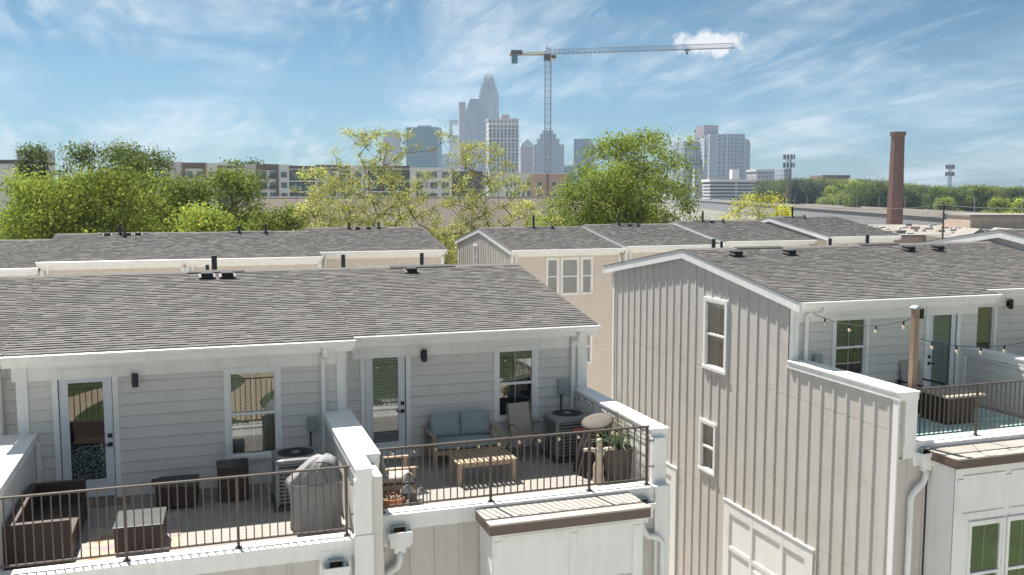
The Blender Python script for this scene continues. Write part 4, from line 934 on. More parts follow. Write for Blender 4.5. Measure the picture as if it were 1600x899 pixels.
# string lights on B: along the top rail and the right parapet
def bulb_string(name, label, pts, n, drop=.05, m_='bulb', cord_r=.004, socket=.03, k_=1.):
    t = thing(name, label, 'string lights', pts[0], 0, None)
    mb = MB(); mb.tube(pts, cord_r, 5); mb.build('cord', 'cord_black', t)
    seg = [(Vector(b) - Vector(a)).length for a, b in zip(pts[:-1], pts[1:])]; tot = sum(seg); fb = fs_ = None
    for i in range(n):
        s_ = tot * (i + .5) / n; k = 0
        while k < len(seg) - 1 and s_ > seg[k]: s_ -= seg[k]; k += 1
        p = Vector(pts[k]).lerp(Vector(pts[k + 1]), s_ / seg[k])
        if fb is None:
            mb = MB(); mb.lathe([(.004, 0), (.013 * k_, -.005), (.014 * k_, -socket)], p, 8); fs_ = mb.build('socket', 'cord_black', t)
            mb = MB(); mb.lathe([(.01 * k_, -socket), (.02 * k_, -socket - .02 * k_), (.022 * k_, -socket - .034 * k_), (.014 * k_, -socket - .052 * k_), (.003, -socket - .06 * k_)], p, 10); fb = mb.build('light_bulb', m_, t, smooth=True); p0 = p
        else:
            for src in (fs_, fb): c_ = src.copy(); C.objects.link(c_); c_.parent = t; c_.location = p - p0
    return t
bulb_string('string_lights', 'warm bulbs strung under the top rail of the teak terrace railing', [(2.55 + 4.5 * i / 24, 14.045, 10.545 - .012 * abs(math.sin(i * 1.31))) for i in range(25)], 13)
bulb_string('string_lights', 'warm bulbs strung along the sunlit right parapet of the teak terrace', [(7.15, 17.45 - 3.3 * i / 18, 10.44 - .012 * abs(math.sin(i * 1.57))) for i in range(19)], 9)

# ------------------------------------------------------------------ right terrace
zR = zdR
mb = MB(); mb.box(13.1, 16.55, 14.35, 16.3, zR, zR + .008); rgo = tag(mb.build('rug', 'rug_teal_border'), 'large teal rug with pale border lines on the right terrace', 'rug')
for (a, b) in ((13.22, 14.75), (14.85, 16.43)):
    mb = MB(); mb.box(a, b, 14.47, 16.18, zR + .008, zR + .011); mb.build('teal_field', 'rug_teal', rgo)
ft = thing('fire_table', 'square wicker fire table with overhanging stone top on the teal rug', 'fire table', (15.0, 15.65, zR + .011), 0, None, local=True)
mb = MB(); mb.box(-.36, .36, -.36, .36, .04, .58); mb.build('woven_body', 'wicker', ft, bevel=.01)
mb = MB(); mb.box(-.50, .50, -.50, .50, .58, .625); mb.build('top', 'table_top', ft, bevel=.008)
mb = MB(); mb.box(-.38, .38, -.38, .38, 0, .04); mb.build('base', 'black_metal', ft)
lc = thing('lounge_chair', 'grey high backed lounge chair behind the fire table', 'lounge chair', (15.25, 16.72, zR), R(4), None, local=True)
mb = MB(); mb.box(-.30, .30, -.30, .28, .30, .42); mb.build('seat', 'sling', lc, bevel=.02)
mb = MB(); mb.add([(-.30, .20, .38), (.30, .20, .38), (.30, .36, 1.06), (-.30, .36, 1.06)], [(0, 1, 2, 3)]); o = mb.build('backrest', 'sling', lc); o.modifiers.new('s', 'SOLIDIFY').thickness = .05
for sx in (-1, 1):
    mb = MB(); mb.box(sx * .31, sx * .36, -.34, .34, .58, .61); mb.build('arm', 'black_metal', lc)
    for y in (-.32, .30): mb = MB(); mb.box(sx * .315, sx * .355, y, y + .04, 0, .58); mb.build('leg', 'black_metal', lc)
ac_unit((19.2, 16.7, 9.75), 'condenser unit top showing behind the low wall at right edge')
wp = thing('light_post', 'wooden post holding up string lights behind the corner of the parapet', 'post', (12.58, 14.02, zR), 0, None)
mb = MB(); mb.box(12.53, 12.64, 13.97, 14.08, zR, 12.36); mb.build('post', 'post_wood', wp, bevel=.006)
mb = MB(); mb.box(12.50, 12.67, 13.94, 14.11, 12.36, 12.38); mb.prism([(12.51, 12.38), (12.66, 12.38), (12.585, 12.42)], 'y', 13.95, 14.10); mb.build('post_cap', 'box_grey', wp)
def sag(a, b, s_, n=14): a = Vector(a); b = Vector(b); return [a.lerp(b, i / n) - Vector((0, 0, s_ * 4 * (i / n) * (1 - i / n))) for i in range(n + 1)]
bulb_string('string_lights', 'upper strand of bulbs sagging from the eave corner to the wooden post', sag((12.35, 16.75, 11.95), (12.58, 13.95, 12.22), .22), 4, cord_r=.008, socket=.07, k_=1.35)
bulb_string('string_lights', 'strand of bulbs hanging straight down along the wooden post to the chair', sag((12.66, 14.05, 12.2), (14.9, 16.6, 10.7), .05), 3, cord_r=.007, socket=.07, k_=1.35)
bulb_string('string_lights', 'lower strand of bulbs from the wooden post towards the right edge', sag((12.66, 13.98, 11.80), (18.6, 15.2, 11.95), .42, 20), 8, cord_r=.007, socket=.07, k_=1.35)

# ------------------------------------------------------------------ the rows behind (tan siding)
BK = 'tan townhouses of the row behind'
def back_house(label, x0, x1, yg, zg, seed, wins, rake=(0, 0), zr=None, y_off=.35, vents=(), rakecol='white_trim'):
    zr = zr or zg + .80; yw = yg + y_off; yr = yg + 5.05; yb = yg + 9.6
    t = thing('townhouse', label, 'townhouse', ((x0 + x1) / 2, yw, 0), 0, BK)
    F = Face('y', yw); zt = zg - .19
    mb = MB(); mb.box(x0, x1, yw + .55, yb - .3, 0, zt); mb.box(x0, x0 + .05, yw + .02, yw + .55, 0, zt); mb.box(x1 - .05, x1, yw + .02, yw + .55, 0, zt); mb.build('wall', 'siding_tan', t)
    siding(t, F, x0 + .01, x1 - .01, 3.0, zt, wins, 'siding_tan', .2, each=False)
    for wn in wins: window(t, F, *wn, trim=.07, blind=.55, mull=False)
    gable_roof(t, x0 - .05, x1 + .05 if rake[1] else x1, yg, zg, yr, zr, yb, zg, seed, True, rake[0], rake[1], rakecol)
    eave_trim(t, x0 - .05, x1, yg, zg, yw, .12)
    for u in (x0, x1 - .14): mb = MB(); F.box(mb, u, u + .14, .002, .045, 3, zt - .15); mb.build('corner_board', 'white_trim', t)
    downspout(t, [(x0 + .28, yg + .0, zg - .1), (x0 + .26, yw - .08, zg - .35), (x0 + .26, yw - .06, 3)])
    for (x, dy, hh, r_) in vents:
        if hh > 0: pipe(t, x, yr + dy, zr - abs(dy) * .158, zr + hh, r_)
        else: box_vent(t, x, yr + dy, zr - abs(dy) * .158)
    if vents:
        xs = [v[0] for v in vents]; ridge_vent(t, min(xs) - .4, max(xs) + .4, yr, zr)
    return t, F
def w3(x, z0, z1, ws=(.68, .95, .68)):
    out = []
    for q in ws: out.append((x, x + q, z0, z1)); x += q + .10
    return out
back_house('tan townhouse at the far left of the row behind', -11.2, -5.72, 38.1, 11.76, 31, [])
back_house('tan townhouse behind the wicker terrace, left of the longer ridge', -5.66, -.62, 37.65, 12.0, 32, w3(-4.0, 9.6, 11.35), vents=[(-3.2, -.25, .42, .05), (-3.0, -.75, .2, .05), (-3.7, -.3, 0, 0), (-2.9, -.3, 0, 0), (-2.5, -.3, 0, 0)])
back_house('tan townhouse behind the roof between the two terraces', -.60, 4.55, 37.6, 12.0, 33, w3(.8, 9.6, 11.4), vents=[(1.6, -.3, .30, .055), (2.7, -.4, .36, .055)])
back_house('tan end townhouse beside the yellow tree', 4.65, 10.05, 39.3, 12.07, 34, w3(6.2, 9.7, 11.42, (.72, .95, .80)), rake=(0, 1), vents=[(6.6, -.3, .28, .055), (8.0, -.3, .28, .055), (7.0, -.3, 0, 0), (7.5, -.3, 0, 0)])
t1, f1 = back_house('tan end townhouse with grey batten gable and three tall windows', 13.0, 18.4, 39.0, 12.0, 35, w3(14.7, 9.92, 11.60, (.62, .88, .58)) + w3(14.7, 6.7, 8.3, (.62, .88, .58)), rake=(1, 0), vents=[(15.7, -.25, .62, .055), (16.6, -.5, .1, .05)])
G1 = Face('x', 12.995, -1); gw = (44.4, 45.0, 10.75, 11.95)
zl = lambda y: (12.0 + .8 * (y - 39.0) / 5.05 if y < 44.05 else 12.0 + .8 * (48.6 - y) / 4.55) - .14
mb = MB(); mb.prism([(39.3, 3), (48.3, 3), (48.3, zl(48.3)), (44.05, zl(44.05)), (39.3, zl(39.3))], 'x', 12.97, 13.0); mb.build('gable_panel', 'batten_grey', t1)
battens(t1, Face('x', 12.97, -1), 39.4, 48.2, .40, 6.0, zl, [gw], 'batten_grey'); window(t1, Face('x', 12.965, -1), *gw, trim=.08, detail=False)
back_house('tan townhouse second from the grey batten gable', 18.43, 23.4, 38.7, 12.10, 36, [], rake=(1, 0), vents=[(20.2, -.25, .60, .055), (21.1, -.6, .12, .05), (20.7, -.4, 0, 0)])
back_house('tan townhouse third from the grey batten gable', 23.43, 28.4, 38.5, 12.24, 37, [], rake=(1, 0), vents=[(24.9, -.25, .50, .055), (25.9, -.6, .12, .05), (25.3, -.4, 0, 0)])
back_house('tan townhouse at the right end of the row behind', 28.43, 32.4, 37.4, 12.44, 38, [], rake=(1, 1), vents=[(29.6, -.25, .55, .055), (30.1, -.6, .12, .05)])
# the long brown roof farther back
lb = thing('long_house', 'long low building with a plain brown shingle roof behind the trees', 'building', (19, 80, 0))
mb = MB(); mb.box(4, 36, 82, 96, 0, 11.3); mb.build('wall', 'siding_tan', lb)
mb = MB(); mb.prism([(80.5, 11.0), (89, 14.12), (97.5, 11.0), (97.5, 10.8), (89, 13.9), (80.5, 10.8)], 'x', 3.2, 36.5); mb.build('roof', 'roof_brown', lb)
mb = MB(); mb.prism([(88.7, 14.05), (89, 14.2), (89.3, 14.05)], 'x', 3.2, 36.5); mb.build('ridge_cap', 'ridge_dark', lb)

# ------------------------------------------------------------------ trees
def grow(seed, height, crown_r, crown_lo, n_clump, leaves, leaf, clump_r, flat=.85, lobes=12, trunk_r=.2, lean=0):
    rs = np.random.RandomState(seed); rnd = random.Random(seed)
    cz = (height + crown_lo) / 2; hz = (height - crown_lo) / 2
    lob = []
    for i in range(lobes):
        d = rs.normal(size=3); d /= np.linalg.norm(d); k = rs.uniform(.30, .66); lob.append((d * k, rs.uniform(.30, .50)))
    pts = []
    while len(pts) < n_clump:
        c, r_ = lob[rs.randint(lobes)]; d = rs.normal(size=3); d /= np.linalg.norm(d); p = c + d * r_ * rs.uniform(.45, 1) ** .6
        if np.linalg.norm(p) < 1.04: pts.append((p[0] * crown_r, p[1] * crown_r, cz + p[2] * hz))
    pts = np.array(pts); q0, q1 = np.percentile(pts[:, 2], (1, 97)); pts[:, 2] = crown_lo + np.clip((pts[:, 2] - q0) / (q1 - q0), -.02, 1.03) * (height - clump_r * 1.15 - crown_lo); pts[:, :2] *= max(crown_r - clump_r * .55, .3) / np.percentile(np.abs(pts[:, :2]), 98)
    # skeleton: trunk nodes, then each clump joins the nearest node that lies nearer the trunk base
    nodes = [np.array([0., 0., z]) for z in np.linspace(0, crown_lo + hz * .9, 9)]; par = [-1] + list(range(8)); 
    base = np.array([0, 0, crown_lo * .8]); order = np.argsort(np.linalg.norm((pts - base) * [1, 1, .8], axis=1)); tips = []
    for k in order:
        p = pts[k]; nd = np.array(nodes); dv = p - nd; dist = np.linalg.norm(dv, axis=1) + np.where(dv[:, 2] < .1, 2.5, 0) + np.where(np.arange(len(nd)) < 9, np.clip(crown_lo * .75 - nd[:, 2], 0, 99) * 2, 0)
        j = int(dist.argmin()); L_ = np.linalg.norm(p - nd[j])
        if L_ > 1.0:
            mid = nd[j] * .5 + p * .5 + rs.normal(size=3) * L_ * .07 - [0, 0, L_ * .05]; nodes.append(mid); par.append(j); j = len(nodes) - 1
        nodes.append(p); par.append(j); tips.append(p)
    n = len(nodes); cnt = np.ones(n)
    for i in range(n - 1, 0, -1): cnt[par[i]] += cnt[i] if par[i] >= 0 else 0
    rad = trunk_r * (cnt / cnt[0]) ** .48; rad = np.maximum(rad, .012)
    wood = MB()
    for i in range(1, n):
        a, b = nodes[par[i]], nodes[i]; ra = min(rad[par[i]], rad[i] * 1.6)
        wood.tube([tuple(a), tuple(b)], ra, 5 if rad[i] < .05 else 8, False, r2=rad[i])
    # leaves
    N_ = n_clump * leaves; ctr = np.repeat(np.array(tips), leaves, axis=0)[:N_]
    ce = np.repeat(rs.uniform(.66, 1.34, size=len(tips)), leaves)  # per-clump tone puts self-shadow and highlights into the leaf colour
    off = rs.normal(size=(N_, 3)) * clump_r * .55 * [1, 1, .7]; c = ctr + off
    nrm = off / (clump_r * .55) * .75 + rs.normal(size=(N_, 3)) * .55 + [0, 0, .5]; nrm /= np.linalg.norm(nrm, axis=1)[:, None]
    ax = np.cross(nrm, rs.normal(size=(N_, 3))); ax /= np.linalg.norm(ax, axis=1)[:, None]; bx = np.cross(nrm, ax)
    sz = leaf * rs.uniform(.6, 1.3, size=(N_, 1)); ax *= sz; bx *= sz * .62
    V = np.stack([c - ax, c - bx * .9 + ax * .1, c + ax, c + bx * .9 + ax * .1], axis=1).reshape(-1, 3)
    tone = ce * rs.uniform(.75, 1.25, size=N_); hue = rs.uniform(-.12, .14, size=N_)
    col = np.stack([tone * (1 + hue), tone, tone * (1 - hue), np.ones(N_)], axis=1).astype(np.float32)
    me = bpy.data.meshes.new('crown'); me.vertices.add(4 * N_); me.loops.add(4 * N_); me.polygons.add(N_)
    me.vertices.foreach_set('co', V.astype(np.float32).ravel()); me.loops.foreach_set('vertex_index', np.arange(4 * N_, dtype=np.int32)); me.polygons.foreach_set('loop_start', np.arange(0, 4 * N_, 4, dtype=np.int32))
    me.update(calc_edges=True); ca = me.attributes.new('tone', 'FLOAT_COLOR', 'FACE'); ca.data.foreach_set('color', col.ravel())
    wm = bpy.data.meshes.new('trunk'); wm.from_pydata(wood.v, [], wood.f); wm.materials.append(M['bark']); wm.polygons.foreach_set('use_smooth', [True] * len(wm.polygons))
    return me, wm
def tree(kind, label, loc, meshes, leafm, sc=1, rot=0, group=None, cat='tree', sz=1):
    t = thing(kind, label, cat, loc, rot, group); t.scale = (sc, sc, sc * sz)
    me, wm = meshes; m2 = me
    if not me.materials: me.materials.append(M[leafm])
    elif me.materials[0] != M[leafm]:
        m2 = me.copy(); m2.materials[0] = M[leafm]
    o = bpy.data.objects.new('crown', m2); C.objects.link(o); o.parent = t
    o = bpy.data.objects.new('trunk', wm); C.objects.link(o); o.parent = t
    return t
def ground_at(u, Y): p = onY(u, 400, Y); return (p.x, Y, 0)
def ztop(u, v, Y): return onY(u, v, Y).z
def tree_at(kind, label, u, vtop, wpx, Y, leafm, seed, lo=.30, n=420, leaves=32, leaf=.16, cr=.75, group=None, lobes=12, trunk_r=.22):
    h = ztop(u, vtop, Y); r_ = wpx / 2 * math.hypot(*onY(u, 400, Y).xy) / 1461 * .98
    return tree(kind, label, ground_at(u, Y), grow(seed, h, r_, h * lo, n, leaves, leaf, cr, lobes=lobes, trunk_r=trunk_r), leafm, group=group)
LT = 'green trees behind the left roofs'
def GT(kind, label, u, v, wpx, Y, lm, seed, lo=.28, n=400, leaves=150, leaf=.100, cr=.92, g=LT, lobes=14, tr=.24): tree_at(kind, label, u, v, wpx, Y, lm, seed, lo, n, leaves, leaf, cr, g, lobes, tr)
GT('maple_tree', 'bright green leafy tree at the left edge behind the roofs', 40, 266, 215, 56, 'leaf_bright', 101)
GT('maple_tree', 'bright green leafy tree in front of the tall dark tree', 172, 258, 175, 57, 'leaf_bright', 102)
GT('oak_tree', 'tallest dark green tree above the left roofs', 190, 219, 215, 72, 'leaf_dark', 103, n=460)
GT('oak_tree', 'rounded green tree right of the tall dark tree', 290, 272, 150, 62, 'leaf_mid', 104, n=360)
GT('oak_tree', 'green tree in front of the apartment block', 376, 260, 115, 66, 'leaf_mid', 105, n=320)
GT('shrub_tree', 'low light green tree left of the yellow tree', 425, 316, 110, 58, 'leaf_mid', 106, .25, 320)
GT('shrub_tree', 'low light green tree below the rounded green tree', 330, 318, 120, 54, 'leaf_bright', 109, .25, 320)
GT('cedar_tree', 'thin dark treetop poking up beside the grey block at far left', 47, 226, 36, 80, 'leaf_dark', 107, .3, 130, 60, .11, .7, LT, 6)
GT('cedar_tree', 'second thin dark treetop next to the tall dark tree', 74, 224, 32, 80, 'leaf_dark', 108, .3, 130, 60, .11, .7, LT, 6)
YT = 'sparse yellow green trees in the gap between the rows'
GT('elm_tree', 'large sparse yellow green tree with bare branches in the centre', 618, 204, 265, 55, 'leaf_yellow', 111, .25, 700, 54, .066, .40, YT, 20, .16)
GT('elm_tree', 'sparse yellow green tree before the white tower', 745, 228, 165, 53, 'leaf_yellow', 112, .20, 430, 54, .066, .40, YT, 14, .13)
GT('elm_tree', 'smaller sparse yellow green tree left of the large one', 512, 262, 120, 56, 'leaf_yellow', 113, .25, 290, 54, .066, .40, YT, 10, .11)
GT('elm_tree', 'low yellow green tree just left of the big green tree', 812, 316, 125, 52, 'leaf_yellow', 114, .2, 270, 54, .066, .40, YT, 9, .1)
GT('ash_tree', 'big broad green tree right of the crane', 980, 206, 255, 60, 'leaf_green', 121, .28, 560, 150, .100, .90, None, 20, .22)
GT('locust_tree', 'bright lemon yellow feathery tree left of the viaduct', 1160, 300, 165, 60, 'leaf_lemon', 122, .3, 300, 46, .085, .6, None, 10, .16)
GT('locust_tree', 'small lemon yellow branch tips right of the lemon tree', 1228, 316, 60, 58, 'leaf_lemon', 123, .4, 110, 46, .085, .5, None, 5, .1)
# far tree line
FARM = [grow(131 + i, 16, 6.4, 2.4, 170, 46, .34, 1.7, lobes=11, trunk_r=.35) for i in range(3)]
random.seed(77); FT = 'trees of the distant tree line'
def vdist(u):
    q = (u - 800) / 1461; t_ = (195 - 1000 * q) / (66 - 775 * q); return 1000 - 775 * t_
def fpoint(u, d): x = (u - 800) * d / 1461; return (math.sin(YAW) * d + math.cos(YAW) * x, math.cos(YAW) * d - math.sin(YAW) * x, 0)
for i in range(64):
    u = 1190 + i * 6.9 + random.uniform(-5, 5); d_ = max(vdist(u), 330) + random.uniform(40, 230); sc = random.uniform(1.0, 1.4) * (1 + max(0, d_ - 450) / 900) * (1 if u < 1400 else .88)
    tree('distant_tree', 'one of the round green trees in the distant tree line at right', fpoint(u, d_), FARM[i % 3], ('leaf_mid', 'leaf_far', 'leaf_dark')[i % 3], sc, random.uniform(0, 6.28), FT)
for u, d_, lf, l_, sc in ((1480, 330, 'leaf_mid', 'olive tree behind the wooden utility pole', .85), (1552, 300, 'leaf_bright', 'bright green tree above the industrial roofs at right', .85), (1590, 290, 'leaf_bright', 'bright green tree at the right edge', .85)):
    tree('distant_tree', l_, fpoint(u, d_), FARM[0], lf, sc, u, FT)
for u, v, l_ in ((385, 246, 'left of the two dark treetops showing above the apartment block roof'), (405, 244, 'right of the two dark treetops showing above the apartment block roof')):
    p = onY(u, 300, 300); tree('distant_tree', l_, (p.x, 300, 0), FARM[1], 'leaf_dark', ztop(u, v, 300) / 16, u, 'treetops above the apartment block', sz=1)
for u, lf, l_ in ((1200, 'leaf_far', 'dark green tree below the low grey office block'), (1224, 'leaf_dark', 'dark green tree below the left antenna mast'), (1248, 'leaf_far', 'broad green tree right of the left antenna mast'), (1350, 'leaf_dark', 'dark tree just left of the chimney')):
    d_ = vdist(u) + 30; tree('distant_tree', l_, fpoint(u, d_), FARM[2], lf, 1.5 if u < 1300 else 1.2, u, FT)
# trees behind the camera, seen mirrored in the panes
for i, (x, y, sc) in enumerate(((-22, -52, 1.0), (-9, -66, 1.2), (6, -70, 1.1), (20, -58, 1.0), (34, -48, 1.1), (48, -60, 1.2), (-38, -60, 1.1))):
    tree('lawn_tree', 'one of the green trees on the lawn mirrored in the window panes', (x, y, 0), FARM[i % 3], 'leaf_far', sc, i, 'trees mirrored in the panes')

# ------------------------------------------------------------------ the middle distance and the city
_Fh = Vector((math.sin(YAW), math.cos(YAW), 0))
def far(u, v, d):
    """point at horizontal forward distance d on the pixel's ray"""
    r_ = _F * FPX + _Rt * (u - 800) + _U * (449.5 - v); return Vector((0, 0, H)) + r_ * (d / r_.dot(_Fh))
def far_thing(name, label, cat, u, d, turn=0, group=None):
    p = far(u, 300, d); p.z = 0
    return thing(name, label, cat, p, -YAW + R(turn), group, local=True)
def span(u0, u1, d): return (u1 - u0) * d / FPX / math.cos(PITCH)
def zat(v, d, u=800): return far(u, v, d).z
# apartment block, about 255 m away
dA = 255; k = dA / FPX
ap = far_thing('apartment_block', 'long white and brown apartment block behind the left trees', 'apartment block', 480, dA)
X_ = lambda u: (u - 480) * k
FAp = Face('y', 0.0)
def seg(u0, u1, v, m_, out=0., name='facade', zlo=0): mb = MB(); mb.box(X_(u0), X_(u1), -out, 14, zlo, zat(v, dA)); return mb.build(name, m_, ap)
seg(255, 288, 253.5, 'apt_grey', .6); seg(325, 343, 255, 'apt_white', .6); seg(343, 384, 259, 'apt_dark'); seg(384, 403, 256.5, 'apt_grey', .6); seg(437, 453, 257.5, 'apt_white', .6); seg(453, 493, 260, 'apt_dark'); seg(493, 531, 259, 'apt_white', .5); seg(531, 548, 260.5, 'apt_dark'); seg(548, 575, 259, 'apt_white', .5); seg(575, 640, 261, 'apt_dark'); seg(640, 705, 262, 'apt_white', .4); seg(705, 752, 268, 'apt_dark')
for a, b, v in ((288, 325, 254.5), (403, 437, 257)):
    seg(a, b, v + 9, 'apt_white', .3); seg(a, b, v, 'apt_brown', .9, 'brown_frame', zat(v + 8, dA)); seg(a, a + 4, v + 8, 'apt_brown', .9, 'brown_frame'); seg(b - 4, b, v + 8, 'apt_brown', .9, 'brown_frame')
for a, b in ((343, 384), (453, 493), (531, 548), (575, 640)):
    seg(a, b, 259.4, 'apt_brown', .25, 'brown_frame', zat(264, dA)); seg(a, b, 264, 'apt_white', .5, 'ledge', zat(265.3, dA))
    for v in (282.5, 299): seg(a, b, v, 'apt_white', .8, 'balcony_slab', zat(v + 1.8, dA))
def apt_win(u0, u1, v0, v1, o=.62, rail=False):
    mb = MB(); mb.box(X_(u0), X_(u1), -o - .05, -o + .1, zat(v1, dA), zat(v0, dA)); wn = mb.build('window', 'apt_dark', ap)
    mb = MB(); uc = (u0 + u1) / 2
    for (a, b) in ((u0 + .5, uc - .3), (uc + .3, u1 - .5)): mb.box(X_(a), X_(b), -o - .09, -o - .05, zat(v1 - .5, dA), zat(v0 + .5, dA))
    mb.build('pane', 'tower_glass_teal', wn)
    if rail: mb = MB(); mb.box(X_(u0 - 1), X_(u1 + 1), -o - .55, -o - .45, zat(v1, dA), zat(v1 - 5, dA)); mb.build('balcony_rail', 'apt_dark', wn)
for v in (268, 284.5, 301):
    for u in (294, 309.5, 408.5, 423): apt_win(u, u + 9.5, v, v + 11.5, .32, rail=True)
    for u in (329.5, 441): apt_win(u, u + 9, v + .8, v + 9.5)
    for u in (456, 464.5, 476, 535, 580, 600, 620): apt_win(u, u + 9, v + 1.5, v + 12, .05)
    for u in (497, 515, 555, 650, 672, 690): apt_win(u, u + 10, v + 1, v + 10, .55)
# the sign board on the parapet: small pale lettering, too far off to read
mb = MB(); mb.box(X_(494), X_(529), -.9, -.55, zat(267, dA), zat(258, dA)); sg = mb.build('sign_board', 'apt_dark', ap)
rnd = random.Random(4); mb = MB(); u = 497
while u < 526: w1 = rnd.uniform(1.0, 1.9); mb.box(X_(u), X_(u + w1), -.96, -.9, zat(264.2, dA), zat(261.2 + rnd.uniform(0, .5), dA)); u += w1 + (.7 if rnd.random() < .8 else 2)
mb.build('sign_lettering', 'apt_white', sg)
# white and pink building right of it
dB = 215; kB = dB / FPX
wb = far_thing('mill_building', 'white and pink brick low building at the foot of the crane', 'building', 830, dB)
Xb = lambda u: (u - 830) * kB
for u0, u1, v, m_, o in ((765, 829, 271, 'apt_white', 0.), (829, 855, 271.5, 'brick_pink', .4), (855, 890, 271.5, 'brick_pink', .3)):
    mb = MB(); mb.box(Xb(u0), Xb(u1), -o, 10, 0, zat(v, dB)); mb.build('facade', m_, wb); mb = MB(); mb.box(Xb(u0), Xb(u1), -o - .15, -o, zat(v + .8, dB), zat(v - .4, dB)); mb.build('coping', 'apt_white', wb)
for v in (284.5, 298.5):
    for u, q, o in ((790, 4, 0), (797, 4, 0), (803, 4, 0), (809, 3, 0), (816, 4, 0), (823, 5.5, 0), (839, 8, .4), (862, 7, .3), (876, 7, .3)):
        mb = MB(); mb.box(Xb(u), Xb(u + q), -o - .06, -o + .05, zat(v + 9, dB), zat(v, dB)); wn = mb.build('window', 'apt_white', wb); mb = MB(); mb.box(Xb(u + .6), Xb(u + q - .6), -o - .10, -o - .06, zat(v + 8.4, dB), zat(v + .6, dB)); mb.build('pane', 'tower_glass_teal', wn)
mb = MB(); mb.box(Xb(854.4), Xb(856), -.55, -.4, 0, zat(272, dB)); mb.build('downspout', 'apt_dark', wb)
# grey block at the far left
gb = far_thing('grey_block', 'plain grey flat roofed block at the left edge above the trees', 'building', 25, 200)
q = 200 / FPX
mb = MB(); mb.box(-45 * q, 20 * q, 0, 12, 0, zat(256, 200)); mb.build('wall', 'apt_white', gb); mb = MB(); mb.box(-45.5 * q, 20.5 * q, -.3, 12, zat(256, 200), zat(250, 200)); mb.build('parapet', 'apt_dark', gb); mb = MB(); mb.box(-4 * q, 28 * q, 2, 10, zat(251, 200), zat(233.5, 200)); mb.build('stair_tower', 'apt_grey', gb)
# towers
SK = 'downtown towers on the skyline'
def tower(label, u0, u1, vtop, d, m_, depth=34, turn=12, fins=None, roof=None, name='skyscraper', group=SK):
    t = far_thing(name, label, 'tower', (u0 + u1) / 2, d, turn, group); a = R(turn); wd = span(u0, u1, d)
    w_ = max((wd - abs(math.sin(a)) * depth) / math.cos(a), 8); z = zat(vtop, d)
    mb = MB(); mb.box(-w_ / 2, w_ / 2, 0, depth, 0, z); mb.build('shaft', m_, t)
    if fins:
        mb = MB(); n = fins[0]
        for i in range(n + 1): x = -w_ / 2 + w_ * i / n; mb.box(x - fins[1] / 2, x + fins[1] / 2, -fins[2], .3, 0, z - 2)
        tag(mb.build('fins', fins[3], t), kind='stuff')
    if roof is not None:
        mb = MB(); mb.box(-w_ / 2 - .8, w_ / 2 + .8, -.8, depth + .8, z, z + 2.2); mb.build('roof_edge', roof, t)
    return t, w_, z
t, w_, z = tower('slim round topped beige tower behind the yellow tree', 598, 629, 214, 1900, 'tower_stone', 30, 10)
mb = MB(); mb.prism([(-w_ / 2, z)] + [(-w_ / 2 * math.cos(x), z + 12 * math.sin(x)) for x in np.linspace(.05, 3.09, 12)] + [(w_ / 2, z)], 'y', 0, 30); mb.build('vault_roof', 'tower_grey', t)
t, w_, z = tower('flat topped teal glass tower left of the tallest pair', 633, 686, 199, 1500, 'tower_glass_teal', 34, -8, (12, .7, .4, 'tower_glass_teal')); mb = MB(); mb.box(-8, 12, 6, 20, z, z + 3.2); mb.build('plant_room', 'tower_grey', t)
tower('low pale block between the teal tower and the tall pair', 686, 714, 241, 1700, 'tower_pale', 30, 6)
t, w_, z = tower('pale tower with an open frame at its top, left of the tall pair', 702, 722, 212, 2000, 'tower_pale', 24, 4)
z1 = zat(187.5, 2000); mb = MB(); mb.box(-w_ / 2, -w_ / 2 + 7, 0, 20, z, z1); mb.box(w_ / 2 - 3, w_ / 2, 0, 20, z, z1); mb.box(-w_ / 2 + 7, w_ / 2 - 3, 0, 20, z1 - 9, z1); mb.build('open_frame', 'tower_pale', t)
# wide flared tower
t, w_, z = tower('wide pinkish tower with sloping shoulders next to the spired tower', 717, 765, 178, 1750, 'tower_stone', 44, 6, (11, 1.2, .6, 'tower_pale'))
mb = MB(); mb.box(-w_ / 2 - .4, -w_ / 2 + 11, -.5, 40, 0, zat(160, 1750)); mb.build('side_shaft', 'tower_pink', t)
zt_ = zat(151, 1750); a0, a1 = -w_ / 2 + 11, w_ / 2
mb = MB(); mb.loft([[(a0, 0, z), (a1, 0, z), (a1, 44, z), (a0, 44, z)], [(a0 + 4, 3, z + 14), (a1 - 9, 3, z + 14), (a1 - 9, 40, z + 14), (a0 + 4, 40, z + 14)], [(a0 + 9, 8, zt_ - 3), (a1 - 17, 8, zt_ - 3), (a1 - 17, 36, zt_ - 3), (a0 + 9, 36, zt_ - 3)], [(a0 + 13, 12, zt_), (a1 - 20, 12, zt_), (a1 - 20, 32, zt_), (a0 + 13, 32, zt_)]]); mb.build('shoulders', 'tower_grey', t)
